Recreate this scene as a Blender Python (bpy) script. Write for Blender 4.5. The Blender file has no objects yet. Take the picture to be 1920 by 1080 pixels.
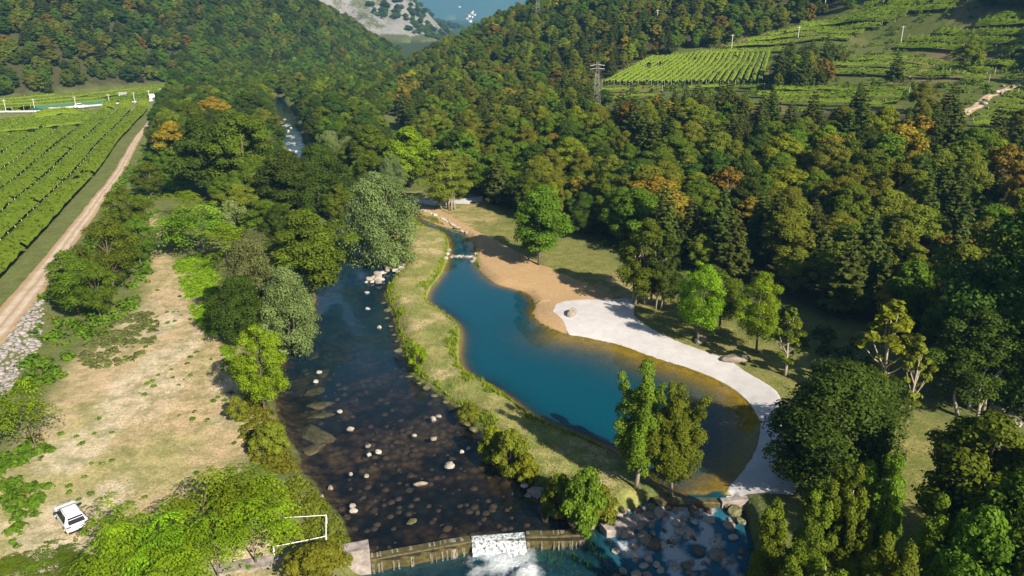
import bpy, bmesh, math, random
import numpy as np
from mathutils import Vector, Matrix

# ------------------------------------------------------------------ camera, sky, sun, exposure
SC = bpy.context.scene
COL = SC.collection
CAM_H, PITCH, FPX = 42.0, math.radians(20.0), 1423.0
cam_d = bpy.data.cameras.new('camera'); cam_d.sensor_width = 36; cam_d.lens = 36 * FPX / 1920
cam_d.clip_start = 0.5; cam_d.clip_end = 20000
cam = bpy.data.objects.new('camera', cam_d); COL.objects.link(cam)
cam.location = (0, 0, CAM_H); cam.rotation_euler = (math.radians(90) - PITCH, 0, 0)
SC.camera = cam
SUN_EL, SUN_AZ = math.radians(33), math.radians(143)      # azimuth clockwise from +Y
sun_vec = Vector((math.sin(SUN_AZ) * math.cos(SUN_EL), math.cos(SUN_AZ) * math.cos(SUN_EL), math.sin(SUN_EL)))
world = bpy.data.worlds.new('World'); SC.world = world; world.use_nodes = True
wn = world.node_tree; wn.nodes.clear()
sky = wn.nodes.new('ShaderNodeTexSky'); sky.sky_type = 'NISHITA'; sky.sun_disc = False
sky.sun_elevation = SUN_EL; sky.sun_rotation = SUN_AZ; sky.altitude = 200; sky.dust_density = 1.0
bg = wn.nodes.new('ShaderNodeBackground'); bg.inputs[1].default_value = 0.052
wo = wn.nodes.new('ShaderNodeOutputWorld')
wn.links.new(sky.outputs[0], bg.inputs[0]); wn.links.new(bg.outputs[0], wo.inputs[0])
sl = bpy.data.lights.new('sun', 'SUN'); sl.energy = 5.0; sl.angle = math.radians(0.5); sl.color = (1.0, 0.90, 0.76)
so = bpy.data.objects.new('sun', sl); COL.objects.link(so)
so.rotation_euler = (-sun_vec).to_track_quat('-Z', 'Y').to_euler(); so.location = sun_vec * 300
SC.view_settings.view_transform = 'Standard'; SC.view_settings.look = 'None'
SC.view_settings.gamma = 1.0; SC.view_settings.use_curve_mapping = False
SC.view_settings.exposure = 1.02
SC.cycles.use_denoising = True
HAZE = 0.00012
SC.cycles.max_bounces = 6; SC.cycles.diffuse_bounces = 3; SC.cycles.glossy_bounces = 2
SC.cycles.transmission_bounces = 3; SC.cycles.transparent_max_bounces = 8; SC.cycles.volume_bounces = 0
SC.cycles.caustics_reflective = False; SC.cycles.caustics_refractive = False

random.seed(7); RNG = np.random.default_rng(7)
SP, CP = math.sin(PITCH), math.cos(PITCH)

# ------------------------------------------------------------------ survey helpers (sight lines to ground points)
def G(px, py, z=0.0):
    u, v = (px - 960) / FPX, (py - 540) / FPX
    f, d = CP - v * SP, SP + v * CP
    t = (CAM_H - z) / d
    return (u * t, f * t)
def GP(pts, z=0.0): return np.array([G(p[0], p[1], z) for p in pts])
def to_px(x, y, z):
    dn = CAM_H - z
    dep = y * CP + dn * SP
    return 960 + FPX * x / dep, 540 + FPX * (dn * CP - y * SP) / dep, dep

def smooth_line(p, n=6, closed=False):
    p = np.asarray(p, float); N = len(p); out = []
    rng = range(N) if closed else range(N - 1)
    for i in rng:
        if closed: a, b, c, d = p[(i-1) % N], p[i], p[(i+1) % N], p[(i+2) % N]
        else: a, b, c, d = p[max(i-1, 0)], p[i], p[i+1], p[min(i+2, N-1)]
        for k in range(n):
            t = k / n
            out.append(0.5 * ((2*b) + (-a+c)*t + (2*a-5*b+4*c-d)*t*t + (-a+3*b-3*c+d)*t**3))
    if not closed: out.append(p[-1])
    return np.array(out)
def seg_dist(x, y, line, closed=False):
    best = np.full(x.shape, 1e9); N = len(line)
    for i in range(N if closed else N - 1):
        a, b = line[i], line[(i+1) % N]; d = b - a; L = d @ d + 1e-9
        t = np.clip(((x - a[0]) * d[0] + (y - a[1]) * d[1]) / L, 0, 1)
        best = np.minimum(best, (x - a[0] - t*d[0])**2 + (y - a[1] - t*d[1])**2)
    return np.sqrt(best)
def inside(x, y, poly):
    r = np.zeros(x.shape, bool); N = len(poly)
    for i in range(N):
        a, b = poly[i], poly[(i+1) % N]
        if a[1] == b[1]: continue
        c = ((a[1] > y) != (b[1] > y)) & (x < (b[0]-a[0]) * (y-a[1]) / (b[1]-a[1]) + a[0])
        r ^= c
    return r
def sdf(x, y, poly):                                       # negative inside
    lo, hi = poly.min(0) - 30, poly.max(0) + 30
    m = (x > lo[0]) & (x < hi[0]) & (y > lo[1]) & (y < hi[1])
    out = np.full(x.shape, 30.0)
    if m.any():
        d = seg_dist(x[m], y[m], poly, True); out[m] = np.where(inside(x[m], y[m], poly), -d, d)
    return out
def sdf_big(x, y, poly):
    d = seg_dist(x, y, poly, True); return np.where(inside(x, y, poly), -d, d)
def sstep(a, b, x):
    t = np.clip((x - a) / (b - a), 0, 1); return t * t * (3 - 2 * t)
def _hash(i, j, s):
    n = (i * 374761393 + j * 668265263 + s * 974711) & 0x7fffffff
    n = ((n ^ (n >> 13)) * 1274126177) & 0x7fffffff
    return ((n ^ (n >> 16)) & 0xffff) / 65535.0
def vnoise(x, y, s=0):
    i, j = np.floor(x).astype(np.int64), np.floor(y).astype(np.int64)
    fx, fy = x - i, y - j; fx = fx*fx*(3-2*fx); fy = fy*fy*(3-2*fy)
    return ((_hash(i, j, s)*(1-fx) + _hash(i+1, j, s)*fx)*(1-fy) + (_hash(i, j+1, s)*(1-fx) + _hash(i+1, j+1, s)*fx)*fy)*2-1
def fbm(x, y, o=4, s=0):
    r = np.zeros(np.shape(x)); a = 1.0; f = 1.0
    for k in range(o): r = r + a * vnoise(x*f, y*f, s+k*17); a *= .5; f *= 2.03
    return r

# ------------------------------------------------------------------ outlines of the place
RIV_Z, POOL_Z, LOW_Z = -1.2, -0.6, -2.35
river_poly = smooth_line(GP([(690,1046),(640,970),(600,932),(590,905),(567,885),(560,855),(530,800),(515,765),(515,710),(535,670),(548,645),(580,628),(590,590),(592,540),(602,480),(617,430),(617,400),(602,362),(578,325),(548,292),(528,255),(522,222),(516,200),(511,182),(528,182),(540,198),(553,215),(562,240),(570,265),(580,288),(605,310),(632,335),(662,365),(688,400),(705,435),(735,462),(762,487),(748,512),(722,547),(737,593),(750,643),(768,697),(820,735),(870,777),(905,812),(927,867),(1000,900),(1034,930),(1092,985),(1088,1005),(985,1004),(880,1012)], RIV_Z), 4, True)
pool_r = [(890,493),(903,510),(927,530),(960,540),(990,550),(1002,567),(998,587),(1006,600),(1027,613),(1067,626),(1150,643),(1230,670),(1300,692),(1360,716),(1400,745),(1425,780),(1429,810),(1415,855),(1382,900),(1350,937)]
pool_poly = smooth_line(GP([(775,392),(790,408),(813,419),(840,427),(870,437),(885,453),(888,473)] + pool_r + [(1285,940),(1235,912),(1157,855),(1107,828),(1057,807),(993,777),(957,748),(917,721),(885,706),(867,690),(860,667),(862,620),(850,600),(827,583),(804,567),(804,547),(830,510),(838,487),(842,473),(840,449),(827,435),(793,424),(776,410),(766,398)], POOL_Z), 4, True)
low_poly = GP([(698,1055),(880,1022),(985,1012),(1090,1012),(1140,1003),(1215,968),(1345,952),(1385,975),(1402,1020),(1420,1090),(1440,1300),(580,1300),(660,1092)], LOW_Z)
path_l = smooth_line(GP([(-260,830),(-80,660),(0,573),(37,533),(177,367),(215,318),(245,268),(270,236),(300,198),(312,183)], 1.0), 8)
path_r = smooth_line(GP([(-180,880),(-60,715),(0,653),(77,557),(207,360),(236,318),(262,264),(284,232),(316,196),(325,183)], 1.0), 8)
hill_r = np.array([(190,-120),(115,10),(90,42),(62,79),(30,118),(-14,179),(-45,300),(-72,450),(-84,560),(-60,700),(50,850),(500,1150),(3000,1500),(3000,-120)], float)
hill_l = np.array([(-2500,150),(-420,345),(-254,388),(-185,508),(-113,645),(-103,760),(-150,900),(-420,1050),(-2500,1400)], float)
hill_l2 = np.array([(-95,1300),(-130,1150),(-400,1040),(-3000,1300),(-3000,2600),(-300,1750),(-110,1450)], float)
hill_l3 = np.array([(-110,2000),(-200,1850),(-900,1800),(-3000,2000),(-3000,3600),(-600,2500),(-150,2150)], float)
far_m = np.array([(-9000,4300),(-900,4300),(0,4700),(900,4500),(9000,4300),(9000,9000),(-9000,9000)], float)
road_c = smooth_line(np.vstack([[(-430, 300)], GP([(0,211),(80,206),(160,200),(240,193),(295,186)], 3.6), [(-180, 445), (-172, 500)]]), 6)
pool_beach = smooth_line(GP(pool_r[9:], POOL_Z), 4)
valley = smooth_line(path_r[::6], 1)

def height(x, y):
    z = 0.12 * fbm(x*.09, y*.09, 3, 3)
    # track and vineyard stand on a low embankment
    dp = seg_dist(x, y, path_r); left = inside(x, y, np.vstack([path_r, [(-3000, path_r[-1][1]+200), (-3000, -200), (path_r[0][0], -200)]]))
    z = z + 1.0 * np.where(left, 1.0, 1 - sstep(0.3, 3.4, dp))
    rd = np.minimum(seg_dist(x, y, road_c), 40); z = z + 2.6*(1 - sstep(5.5, 12, rd))
    # slopes
    for poly, kind in ((hill_r, 0), (hill_l, 1), (hill_l2, 2), (hill_l3, 3), (far_m, 4)):
        d = -sdf_big(x, y, poly); dd = np.maximum(d, 0)
        if kind == 0:
            s = 0.12 + 0.32 * sstep(260, 560, y)
            h = s*dd + .38*np.maximum(dd-190, 0) + np.minimum(dd*.06, 1.6)*fbm(x*.03, y*.03, 3, 5)*1.1
        elif kind == 1: h = .62*dd + np.minimum(dd*.25, 12)*fbm(x*.012, y*.012, 3, 9)
        elif kind == 2: h = .62*dd + np.minimum(dd*.3, 26)*fbm(x*.014, y*.014, 5, 13)
        elif kind == 3: h = np.minimum(.26*dd, 400) + np.minimum(dd*.1, 9)*fbm(x*.01, y*.01, 4, 21)
        else: h = .26*dd + np.minimum(dd*.14, 120)*fbm(x*.0016, y*.0016, 4, 31)
        cap = (150, 120, 190, 120, 290)[kind]; lin = cap*.5
        h = np.where(h > lin, lin + (cap-lin)*(1-np.exp(-np.maximum(h-lin, 0)/(cap-lin))), h)
        z = np.where(d > 0, np.maximum(z + h*(kind == 0), h + .12), z)
    # banks, beds
    sr = sdf(x, y, river_poly); sp = sdf(x, y, pool_poly); sl_ = sdf(x, y, low_poly)
    db = np.minimum(seg_dist(x, y, pool_beach), 60)
    nz = fbm(x*.5, y*.5, 3, 40)
    lift = np.where(sp < 14, .16 * np.clip(sp, 0, 3), 0)
    bank = RIV_Z + np.clip(sr, 0, 1.6)/1.6*1.2
    z = np.where(sr < 1.6, np.minimum(z, bank + .06*nz), z)
    z = np.where(sr < 0, RIV_Z - np.minimum(.45*-sr, .75) + .12*nz, z)
    bw = np.where(db < 12, 4.0, 1.3)
    z = np.where((sp < bw) & (sr > 0), np.minimum(z, POOL_Z + np.clip(sp, 0, 9)/bw*.75), z)
    dep = np.minimum(np.minimum(.6*-sp, .085*db + .006*db*db + .02), 3.0)
    z = np.where(sp < 0, POOL_Z - dep - .02, z)
    z = np.where((sl_ < 1.2) & (sr > .3) & (sp > .3), np.minimum(z, LOW_Z + np.clip(sl_, 0, 1.2)/1.2*2.6), z)
    z = np.where(sl_ < 0, LOW_Z - np.minimum(.5*-sl_, .6) + .1*nz, z)
    return z
def axis(lo, hi, step, far_lo, far_hi, ratio=1.045):
    a = list(np.arange(lo, hi + 1e-6, step)); s = step
    while a[-1] < far_hi: s *= ratio; a.append(a[-1] + s)
    b = []; s = step; c = lo
    while c > far_lo: s *= ratio; c -= s; b.append(c)
    return np.array(b[::-1] + a)
XS = axis(-110, 100, .8, -6000, 6000, 1.05); YS = axis(28, 230, .8, -300, 8500, 1.022)
GX, GY = np.meshgrid(XS, YS); GZ = height(GX.ravel(), GY.ravel()).reshape(GX.shape)
def T(x, y):
    x = np.asarray(x, float); y = np.asarray(y, float)
    i = np.clip(np.searchsorted(XS, x) - 1, 0, len(XS)-2); j = np.clip(np.searchsorted(YS, y) - 1, 0, len(YS)-2)
    fx = np.clip((x - XS[i])/(XS[i+1]-XS[i]), 0, 1); fy = np.clip((y - YS[j])/(YS[j+1]-YS[j]), 0, 1)
    return (GZ[j, i]*(1-fx) + GZ[j, i+1]*fx)*(1-fy) + (GZ[j+1, i]*(1-fx) + GZ[j+1, i+1]*fx)*fy
def hit(px, py):
    u, v = (px - 960) / FPX, (py - 540) / FPX
    f, d = CP - v*SP, SP + v*CP
    t = np.geomspace(22, 7500, 1600)
    below = (CAM_H - d*t) < T(u*t, f*t)
    k = int(np.argmax(below)) if below.any() else len(t)-1
    lo, hi = t[max(k-1, 0)], t[k]
    for _ in range(18):
        m = .5*(lo+hi)
        if CAM_H - d*m < float(T(u*m, f*m)): hi = m
        else: lo = m
    return np.array((u*hi, f*hi, float(T(u*hi, f*hi))))
def top_z(y, py):
    v = (py - 540) / FPX
    return CAM_H - y * (SP + v*CP) / (CP - v*SP)

# ------------------------------------------------------------------ object helpers
def tag(o, label=None, cat=None, group=None, kind=None):
    if label: o['label'] = label
    if cat: o['category'] = cat
    if group: o['group'] = group
    if kind: o['kind'] = kind
    return o
def np_mesh(name, V, F, mat=None, smooth=False, attrs=None, cols=None):
    me = bpy.data.meshes.new(name); V = np.asarray(V, np.float32); F = np.asarray(F, np.int32)
    k = F.shape[1]; n = len(F)
    me.vertices.add(len(V)); me.vertices.foreach_set('co', V.ravel())
    me.loops.add(n*k); me.loops.foreach_set('vertex_index', F.ravel())
    me.polygons.add(n); me.polygons.foreach_set('loop_start', np.arange(0, n*k, k, dtype=np.int32))
    if smooth: me.polygons.foreach_set('use_smooth', np.ones(n, bool))
    me.update(calc_edges=True)
    for key, a in (attrs or {}).items():
        me.attributes.new(key, 'FLOAT', 'POINT').data.foreach_set('value', np.asarray(a, np.float32))
    for key, a in (cols or {}).items():
        c = np.ones((len(V), 4), np.float32); c[:, :3] = a
        me.attributes.new(key, 'FLOAT_COLOR', 'POINT').data.foreach_set('color', c.ravel())
    if mat: me.materials.append(mat)
    return me
def obj(name, me, parent=None, loc=None, **kw):
    o = bpy.data.objects.new(name, me); COL.objects.link(o)
    if parent: o.parent = parent
    if loc is not None: o.location = loc
    return tag(o, **kw)
def empty(name, loc, rz=0, **kw):
    o = bpy.data.objects.new(name, None); COL.objects.link(o); o.location = loc; o.rotation_euler = (0, 0, rz)
    o.empty_display_size = .5
    return tag(o, **kw)
class MB:
    """collects shapes of one part"""
    def __init__(s): s.v = []; s.f = []
    def add(s, V, F):
        b = len(s.v); s.v += [tuple(p) for p in V]; s.f += [tuple(i+b for i in q) for q in F]; return s
    def box(s, c, d, rz=0):
        ca, sa = math.cos(rz), math.sin(rz); P = []
        for sx in (-1, 1):
            for sy in (-1, 1):
                for sz in (-1, 1):
                    x, y = sx*d[0]/2, sy*d[1]/2
                    P.append((c[0]+x*ca-y*sa, c[1]+x*sa+y*ca, c[2]+sz*d[2]/2))
        return s.add(P, [(0,1,3,2),(4,6,7,5),(0,4,5,1),(2,3,7,6),(0,2,6,4),(1,5,7,3)])
    def tube(s, pts, rad, n=6, cap=True):
        pts = [Vector(p) for p in pts]; V = []; F = []
        if not hasattr(rad, '__len__'): rad = [rad]*len(pts)
        for i, p in enumerate(pts):
            d = (pts[min(i+1, len(pts)-1)] - pts[max(i-1, 0)]).normalized()
            a = d.orthogonal().normalized() if abs(d.z) < .9 else Vector((1,0,0)) - d*d.x
            a.normalize(); b = d.cross(a)
            for k in range(n):
                t = 2*math.pi*k/n; V.append(p + (a*math.cos(t) + b*math.sin(t))*rad[i])
        for i in range(len(pts)-1):
            for k in range(n): F.append((i*n+k, i*n+(k+1) % n, (i+1)*n+(k+1) % n, (i+1)*n+k))
        if cap: F.append(tuple(range(n))[::-1]); F.append(tuple((len(pts)-1)*n+k for k in range(n)))
        return s.add(V, F)
    def mesh(s, name, mat, smooth=False):
        me = bpy.data.meshes.new(name); me.from_pydata(s.v, [], s.f); me.materials.append(mat)
        if smooth: me.polygons.foreach_set('use_smooth', [True]*len(me.polygons))
        me.update(); return me
    def build(s, name, mat, parent=None, loc=None, smooth=False, **kw):
        return obj(name, s.mesh(name, mat, smooth), parent, loc, **kw)

# ------------------------------------------------------------------ materials
class NT:
    def __init__(s, name):
        s.m = bpy.data.materials.new(name); s.m.use_nodes = True; s.t = s.m.node_tree; s.t.nodes.clear()
    def n(s, typ, ins=None, **kw):
        nd = s.t.nodes.new(typ)
        for k, v in kw.items(): setattr(nd, k, v)
        for k, v in (ins or {}).items():
            if isinstance(v, bpy.types.NodeSocket): s.t.links.new(v, nd.inputs[k])
            else: nd.inputs[k].default_value = v
        return nd
    def coord(s, which='Object'): return s.n('ShaderNodeTexCoord').outputs[which]
    def noise(s, vec, scale, detail=4, rough=.6):
        return s.n('ShaderNodeTexNoise', {'Vector': vec, 'Scale': scale, 'Detail': detail, 'Roughness': rough}).outputs[0]
    def ramp(s, fac, stops):
        r = s.n('ShaderNodeValToRGB', {0: fac}); e = r.color_ramp.elements
        while len(e) < len(stops): e.new(.5)
        for i, (p, c) in enumerate(stops): e[i].position = p; e[i].color = (*c, 1) if len(c) == 3 else c
        return r.outputs[0]
    def mix(s, fac, a, b, blend='MIX'):
        nd = s.n('ShaderNodeMix', data_type='RGBA', blend_type=blend)
        for i, v in ((0, fac), (6, a), (7, b)):
            if isinstance(v, bpy.types.NodeSocket): s.t.links.new(v, nd.inputs[i])
            else: nd.inputs[i].default_value = v if i == 0 else (*v, 1)
        return nd.outputs[2]
    def math(s, op, a, b=0.0, clamp=False):
        nd = s.n('ShaderNodeMath', {0: a, 1: b}, operation=op); nd.use_clamp = clamp; return nd.outputs[0]
    def out(s, sh, disp=None):
        o = s.n('ShaderNodeOutputMaterial'); s.t.links.new(sh, o.inputs[0]); return s.m
    def bsdf(s, col, rough=.8, bump=None, strength=.3, dist=.1, metal=0.0, spec=.3):
        ins = {'Base Color': col if isinstance(col, bpy.types.NodeSocket) else (*col, 1), 'Roughness': rough, 'Metallic': metal, 'Specular IOR Level': spec}
        if bump is not None: ins['Normal'] = s.n('ShaderNodeBump', {'Height': bump, 'Strength': strength, 'Distance': dist}).outputs[0]
        return s.n('ShaderNodeBsdfPrincipled', ins).outputs[0]
    def attr(s, name, o=2): return s.n('ShaderNodeAttribute', attribute_name=name).outputs[o]

def plain(name, col, rough=.6, metal=0.0, var=.25, scale=3.0, spec=.4):
    t = NT(name); c = t.coord(); n = t.noise(c, scale, 5)
    d = t.ramp(n, [(.3, tuple(x*(1-var) for x in col)), (.7, tuple(min(1, x*(1+var)) for x in col))])
    return t.out(t.bsdf(d, rough, n, .15, .02, metal, spec))
LEAF = {}
def leaf_mat(name, col, trans=.34, gloss=.5, var=.35):
    t = NT('leaf_' + name); ti = t.attr('tint'); r = t.n('ShaderNodeObjectInfo').outputs['Random']
    lo = tuple(x*(1-var) for x in col); hi = (min(1, col[0]*(1+var*.95)), col[1]*(1+var), col[2]*(1+var*.4))
    a = t.mix(ti, lo, hi)
    hue = t.n('ShaderNodeHueSaturation', {'Hue': t.math('MULTIPLY_ADD', r, .035), 'Saturation': 1.0, 'Value': t.math('ADD', t.math('MULTIPLY', r, .4), .8), 'Fac': 1.0, 'Color': a})
    hue.inputs['Hue'].default_value = .5
    hm = t.n('ShaderNodeMath', {0: r, 1: .045, 2: .482}, operation='MULTIPLY_ADD'); t.t.links.new(hm.outputs[0], hue.inputs['Hue'])
    p = t.bsdf(hue.outputs[0], .6, spec=.1)
    tr = t.n('ShaderNodeBsdfTranslucent', {0: hue.outputs[0]}).outputs[0]
    LEAF[name] = t.out(t.n('ShaderNodeMixShader', {0: trans, 1: p, 2: tr}).outputs[0]); return LEAF[name]
for nm, c in dict(dark=(.058,.090,.010), mid=(.105,.155,.011), olive=(.160,.175,.016), yellowgreen=(.20,.235,.013), bright=(.18,.265,.010),
                  rust=(.20,.14,.018), yellow=(.32,.245,.02), willow=(.16,.195,.065), pine=(.085,.105,.018), vine=(.115,.18,.014), aspen=(.125,.17,.012)).items(): leaf_mat(nm, c, var=.5 if nm in ('bright', 'yellowgreen') else .38)
M = {}
t = NT('bark'); n = t.noise(t.coord(), 6, 6); M['bark'] = t.out(t.bsdf(t.ramp(n, [(.3, (.06,.045,.03)), (.7, (.2,.16,.12))]), .9, n, .6, .05))
t = NT('pale_bark'); n = t.noise(t.coord(), 6, 6); M['pale_bark'] = t.out(t.bsdf(t.ramp(n, [(.3, (.22,.18,.13)), (.7, (.42,.37,.3))]), .9, n, .6, .05))
# ground: colour zones of the soil itself times fine mottling
t = NT('ground'); P = t.coord(); zone = t.attr('zone', 0)
n1 = t.noise(P, .5, 6, .7); n2 = t.noise(P, 3.2, 5, .7); n3 = t.noise(P, .07, 4)
mot = t.ramp(n1, [(.25, (.55,.6,.5)), (.5, (1,1,1)), (.75, (1.25,1.2,1.15))])
c = t.mix(1.0, zone, mot, 'MULTIPLY'); c = t.mix(.75, c, t.ramp(n2, [(.3, (.55,.55,.5)), (.62, (1.25,1.25,1.2))]), 'MULTIPLY')
vo = t.n('ShaderNodeTexVoronoi', {'Vector': P, 'Scale': 1.1}); bed = t.attr('bed')
peb = t.ramp(vo.outputs['Distance'], [(0, (1.6,1.5,1.3)), (.45, (.8,.75,.7)), (.8, (.25,.25,.25))])
c = t.mix(bed, c, t.mix(1.0, c, peb, 'MULTIPLY'))
gr = t.attr('grass'); g2 = t.noise(P, .35, 5, .75)
c = t.mix(t.math('MULTIPLY', gr, t.ramp(g2, [(.46, (0,0,0)), (.6, (1,1,1))])), c, t.mix(n2, (.07,.10,.02), (.17,.19,.05)))
rn = t.math('ADD', t.noise(t.n('ShaderNodeMapping', {'Vector': P, 'Scale': (.03, .03, .012)}).outputs[0], 1.0, 10, .8), t.math('MULTIPLY', t.noise(P, .12, 6, .8), .5))
rk_ = t.ramp(t.math('MULTIPLY', t.attr('rocky'), rn), [(.44, (0,0,0)), (.52, (1,1,1))])
c = t.mix(rk_, c, t.mix(t.noise(P, .12, 6, .75), (.09,.085,.075), (.30,.285,.26)))
M['ground'] = t.out(t.bsdf(c, .95, n2, .8, .12, spec=.1))
# gravel, tracks
t = NT('white_gravel'); P = t.coord(); n = t.noise(P, 9, 6, .8); n2 = t.noise(P, .6, 3)
c = t.mix(.5, t.ramp(n, [(.3, (.30,.285,.275)), (.7, (.68,.65,.63))]), t.ramp(n2, [(.3, (.42,.40,.385)), (.7, (.60,.575,.56))]))
M['gravel'] = t.out(t.bsdf(c, .9, n, .7, .06, spec=.2))
t = NT('dirt_track'); P = t.coord(); uvx = t.attr('across'); n = t.noise(P, 4, 6, .75); n2 = t.noise(P, .5, 4)
rut = t.ramp(uvx, [(0.0, (0,0,0)), (.2, (.2,.2,.2)), (.3, (1,1,1)), (.42, (.75,.75,.75)), (.5, (0,0,0)), (.58, (.75,.75,.75)), (.7, (1,1,1)), (.8, (.2,.2,.2)), (1.0, (0,0,0))])
c = t.mix(t.math('MULTIPLY', rut, n2), t.mix(n2, (.30,.20,.10), (.40,.29,.16)), (.62,.56,.50))
c = t.mix(.6, c, t.ramp(n, [(.3, (.6,.58,.55)), (.65, (1.15,1.15,1.15))]), 'MULTIPLY'); M['track'] = t.out(t.bsdf(c, .95, n, .5, .06, spec=.1))
t = NT('bare_soil'); P = t.coord(); n = t.noise(P, 2.2, 6, .75); n2 = t.noise(P, .25, 4, .7)
c = t.mix(n2, (.36,.23,.11), (.46,.33,.18)); c = t.mix(.7, c, t.ramp(n, [(.3, (.62,.62,.58)), (.65, (1.15,1.12,1.1))]), 'MULTIPLY')
M['soil'] = t.out(t.bsdf(c, .95, n, .6, .08, spec=.1))
M['asphalt'] = plain('pale_asphalt', (.28,.27,.26), .85)
M['concrete'] = plain('weathered_concrete', (.27,.235,.21), .9, var=.5, scale=1.6)
M['bedstone'] = plain('dark_bed_stone', (.055,.042,.03), .8, var=.6, scale=1.1)
M['rubble'] = plain('grey_rubble', (.24,.22,.20), .9, var=.5, scale=1.5)
M['mossy'] = plain('wet_moss_concrete', (.075,.062,.02), .5, var=.6, scale=3, spec=.5)
t = NT('boulder'); P = t.coord(); n = t.noise(P, 2.0, 6, .7); r = t.n('ShaderNodeObjectInfo').outputs['Random']
c = t.mix(r, (.25,.215,.17), (.52,.48,.42)); c = t.mix(.8, c, t.ramp(n, [(.3, (.45,.42,.38)), (.65, (1.1,1.1,1.1))]), 'MULTIPLY')
M['rock'] = t.out(t.bsdf(c, .85, n, .7, .15, spec=.2))
t = NT('wet_boulder'); P = t.coord(); n = t.noise(P, 2.0, 6, .7); r = t.n('ShaderNodeObjectInfo').outputs['Random']
c = t.mix(r, (.10,.075,.05), (.36,.31,.26)); c = t.mix(.8, c, t.ramp(n, [(.3, (.4,.38,.33)), (.65, (1.1,1.1,1.1))]), 'MULTIPLY')
M['wetrock'] = t.out(t.bsdf(c, .45, n, .7, .15, spec=.4))
t = NT('algae_slab'); P = t.coord(); n = t.noise(P, 3.0, 6, .75)
M['slab'] = t.out(t.bsdf(t.ramp(n, [(.32, (.03,.028,.014)), (.5, (.12,.115,.05)), (.7, (.24,.23,.13))]), .7, n, .6, .1, spec=.3))
def water_mat(name, tint, body, rip_scale, rip, rough=.03):
    t = NT(name); P = t.coord()
    mp = t.n('ShaderNodeMapping', {'Vector': P, 'Rotation': (0, 0, .35), 'Scale': (1, .45, 1)}).outputs[0]
    n = t.noise(mp, rip_scale, 4, .6)
    nrm = t.n('ShaderNodeBump', {'Height': n, 'Strength': rip, 'Distance': .1}).outputs[0]
    tr = t.n('ShaderNodeBsdfTransparent', {0: (*tint, 1)}).outputs[0]
    df = t.n('ShaderNodeBsdfDiffuse', {0: (*body, 1)}).outputs[0]
    b = t.n('ShaderNodeMixShader', {0: t.attr('murk'), 1: tr, 2: df}).outputs[0]
    gl = t.n('ShaderNodeBsdfGlossy', {'Color': (1,1,1,1), 'Roughness': rough, 'Normal': nrm}).outputs[0]
    fac = t.n('ShaderNodeLayerWeight', {'Blend': .5, 'Normal': nrm}).outputs['Facing']
    fr = t.math('ADD', t.math('MULTIPLY', t.math('POWER', fac, 5.0), .96), .02)
    w = t.n('ShaderNodeMixShader', {0: fr, 1: b, 2: gl}).outputs[0]
    n2 = t.noise(P, 2.6, 6, .75)
    fm = t.n('ShaderNodeMath', {0: t.math('MULTIPLY', t.attr('foam'), 2.2), 1: t.math('MULTIPLY', n2, 1.5)}, operation='SUBTRACT'); fm.use_clamp = True
    wh = t.bsdf(t.mix(n2, (.38,.46,.50), (.80,.82,.83)), .6, n2, 1.0, .4)
    return t.out(t.n('ShaderNodeMixShader', {0: fm.outputs[0], 1: w, 2: wh}).outputs[0])
M['river'] = water_mat('river_water', (.74,.70,.62), (.006,.030,.05), 1.6, .35)
M['pool'] = water_mat('pool_water', (.80,.76,.45), (.0,.052,.078), .9, .06, .02)
M['rapid'] = water_mat('rapid_water', (.35,.5,.55), (.03,.18,.27), 2.5, .9, .08)  # body colour carries the sky's blue light on the shaded rapids
M['white'] = plain('white_paint', (.75,.75,.74), .45, var=.06)
M['car_paint'] = plain('white_car_paint', (.78,.79,.80), .22, var=.02, spec=.5)
M['silver_paint'] = plain('silver_car_paint', (.45,.47,.50), .3, metal=.4, var=.03)
M['red_paint'] = plain('red_paint', (.5,.05,.03), .4)
M['glass'] = plain('dark_glass', (.02,.022,.028), .08, var=.1, spec=.6)
M['black'] = plain('black_plastic', (.02,.02,.02), .6)
M['tail'] = plain('red_lamp_glass', (.35,.02,.02), .2, spec=.6)
M['lamp'] = plain('clear_lamp_glass', (.6,.62,.65), .15, spec=.6)
M['rim'] = plain('alloy_rim', (.5,.5,.52), .35, metal=.8)
M['steel'] = plain('galvanised_steel', (.24,.25,.25), .5, metal=.5)
M['timber'] = plain('weathered_timber', (.30,.26,.21), .9, var=.35)
M['post'] = plain('pale_concrete_post', (.52,.5,.46), .9)
M['wall_w'] = plain('pale_render', (.68,.66,.6), .9)
M['tile'] = plain('terracotta_tile', (.38,.16,.09), .9)
M['net'] = plain('green_shade_net', (.03,.12,.09), .8)

# ------------------------------------------------------------------ ground sheet
fx, fy, fz = GX.ravel(), GY.ravel(), GZ.ravel()
zone = np.zeros((len(fx), 3)); nz = fbm(fx*.05, fy*.05, 4, 60); nf = fbm(fx*.3, fy*.3, 3, 61)
def lay(mask, col):
    global zone
    m = np.clip(mask, 0, 1)[:, None]; zone = zone*(1-m) + np.array(col)*m
lay(np.ones(len(fx)), (.12,.14,.045))
sdr = sdf(fx, fy, river_poly); sdp = sdf(fx, fy, pool_poly); sdl = sdf(fx, fy, low_poly)
s_hr = -sdf_big(fx, fy, hill_r); s_hl = -sdf_big(fx, fy, hill_l); s_h2 = -sdf_big(fx, fy, hill_l2); s_h3 = -sdf_big(fx, fy, hill_l3); s_fm = -sdf_big(fx, fy, far_m)
meadow = smooth_line(GP([(-200,1150),(640,1200),(560,1000),(470,900),(470,860),(520,780),(455,760),(450,700),(400,620),(350,540),(318,470),(298,405),(262,400),(268,440),(285,500),(270,560),(215,610),(130,690),(90,770),(20,880),(-150,900)]), 5, True)
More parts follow.
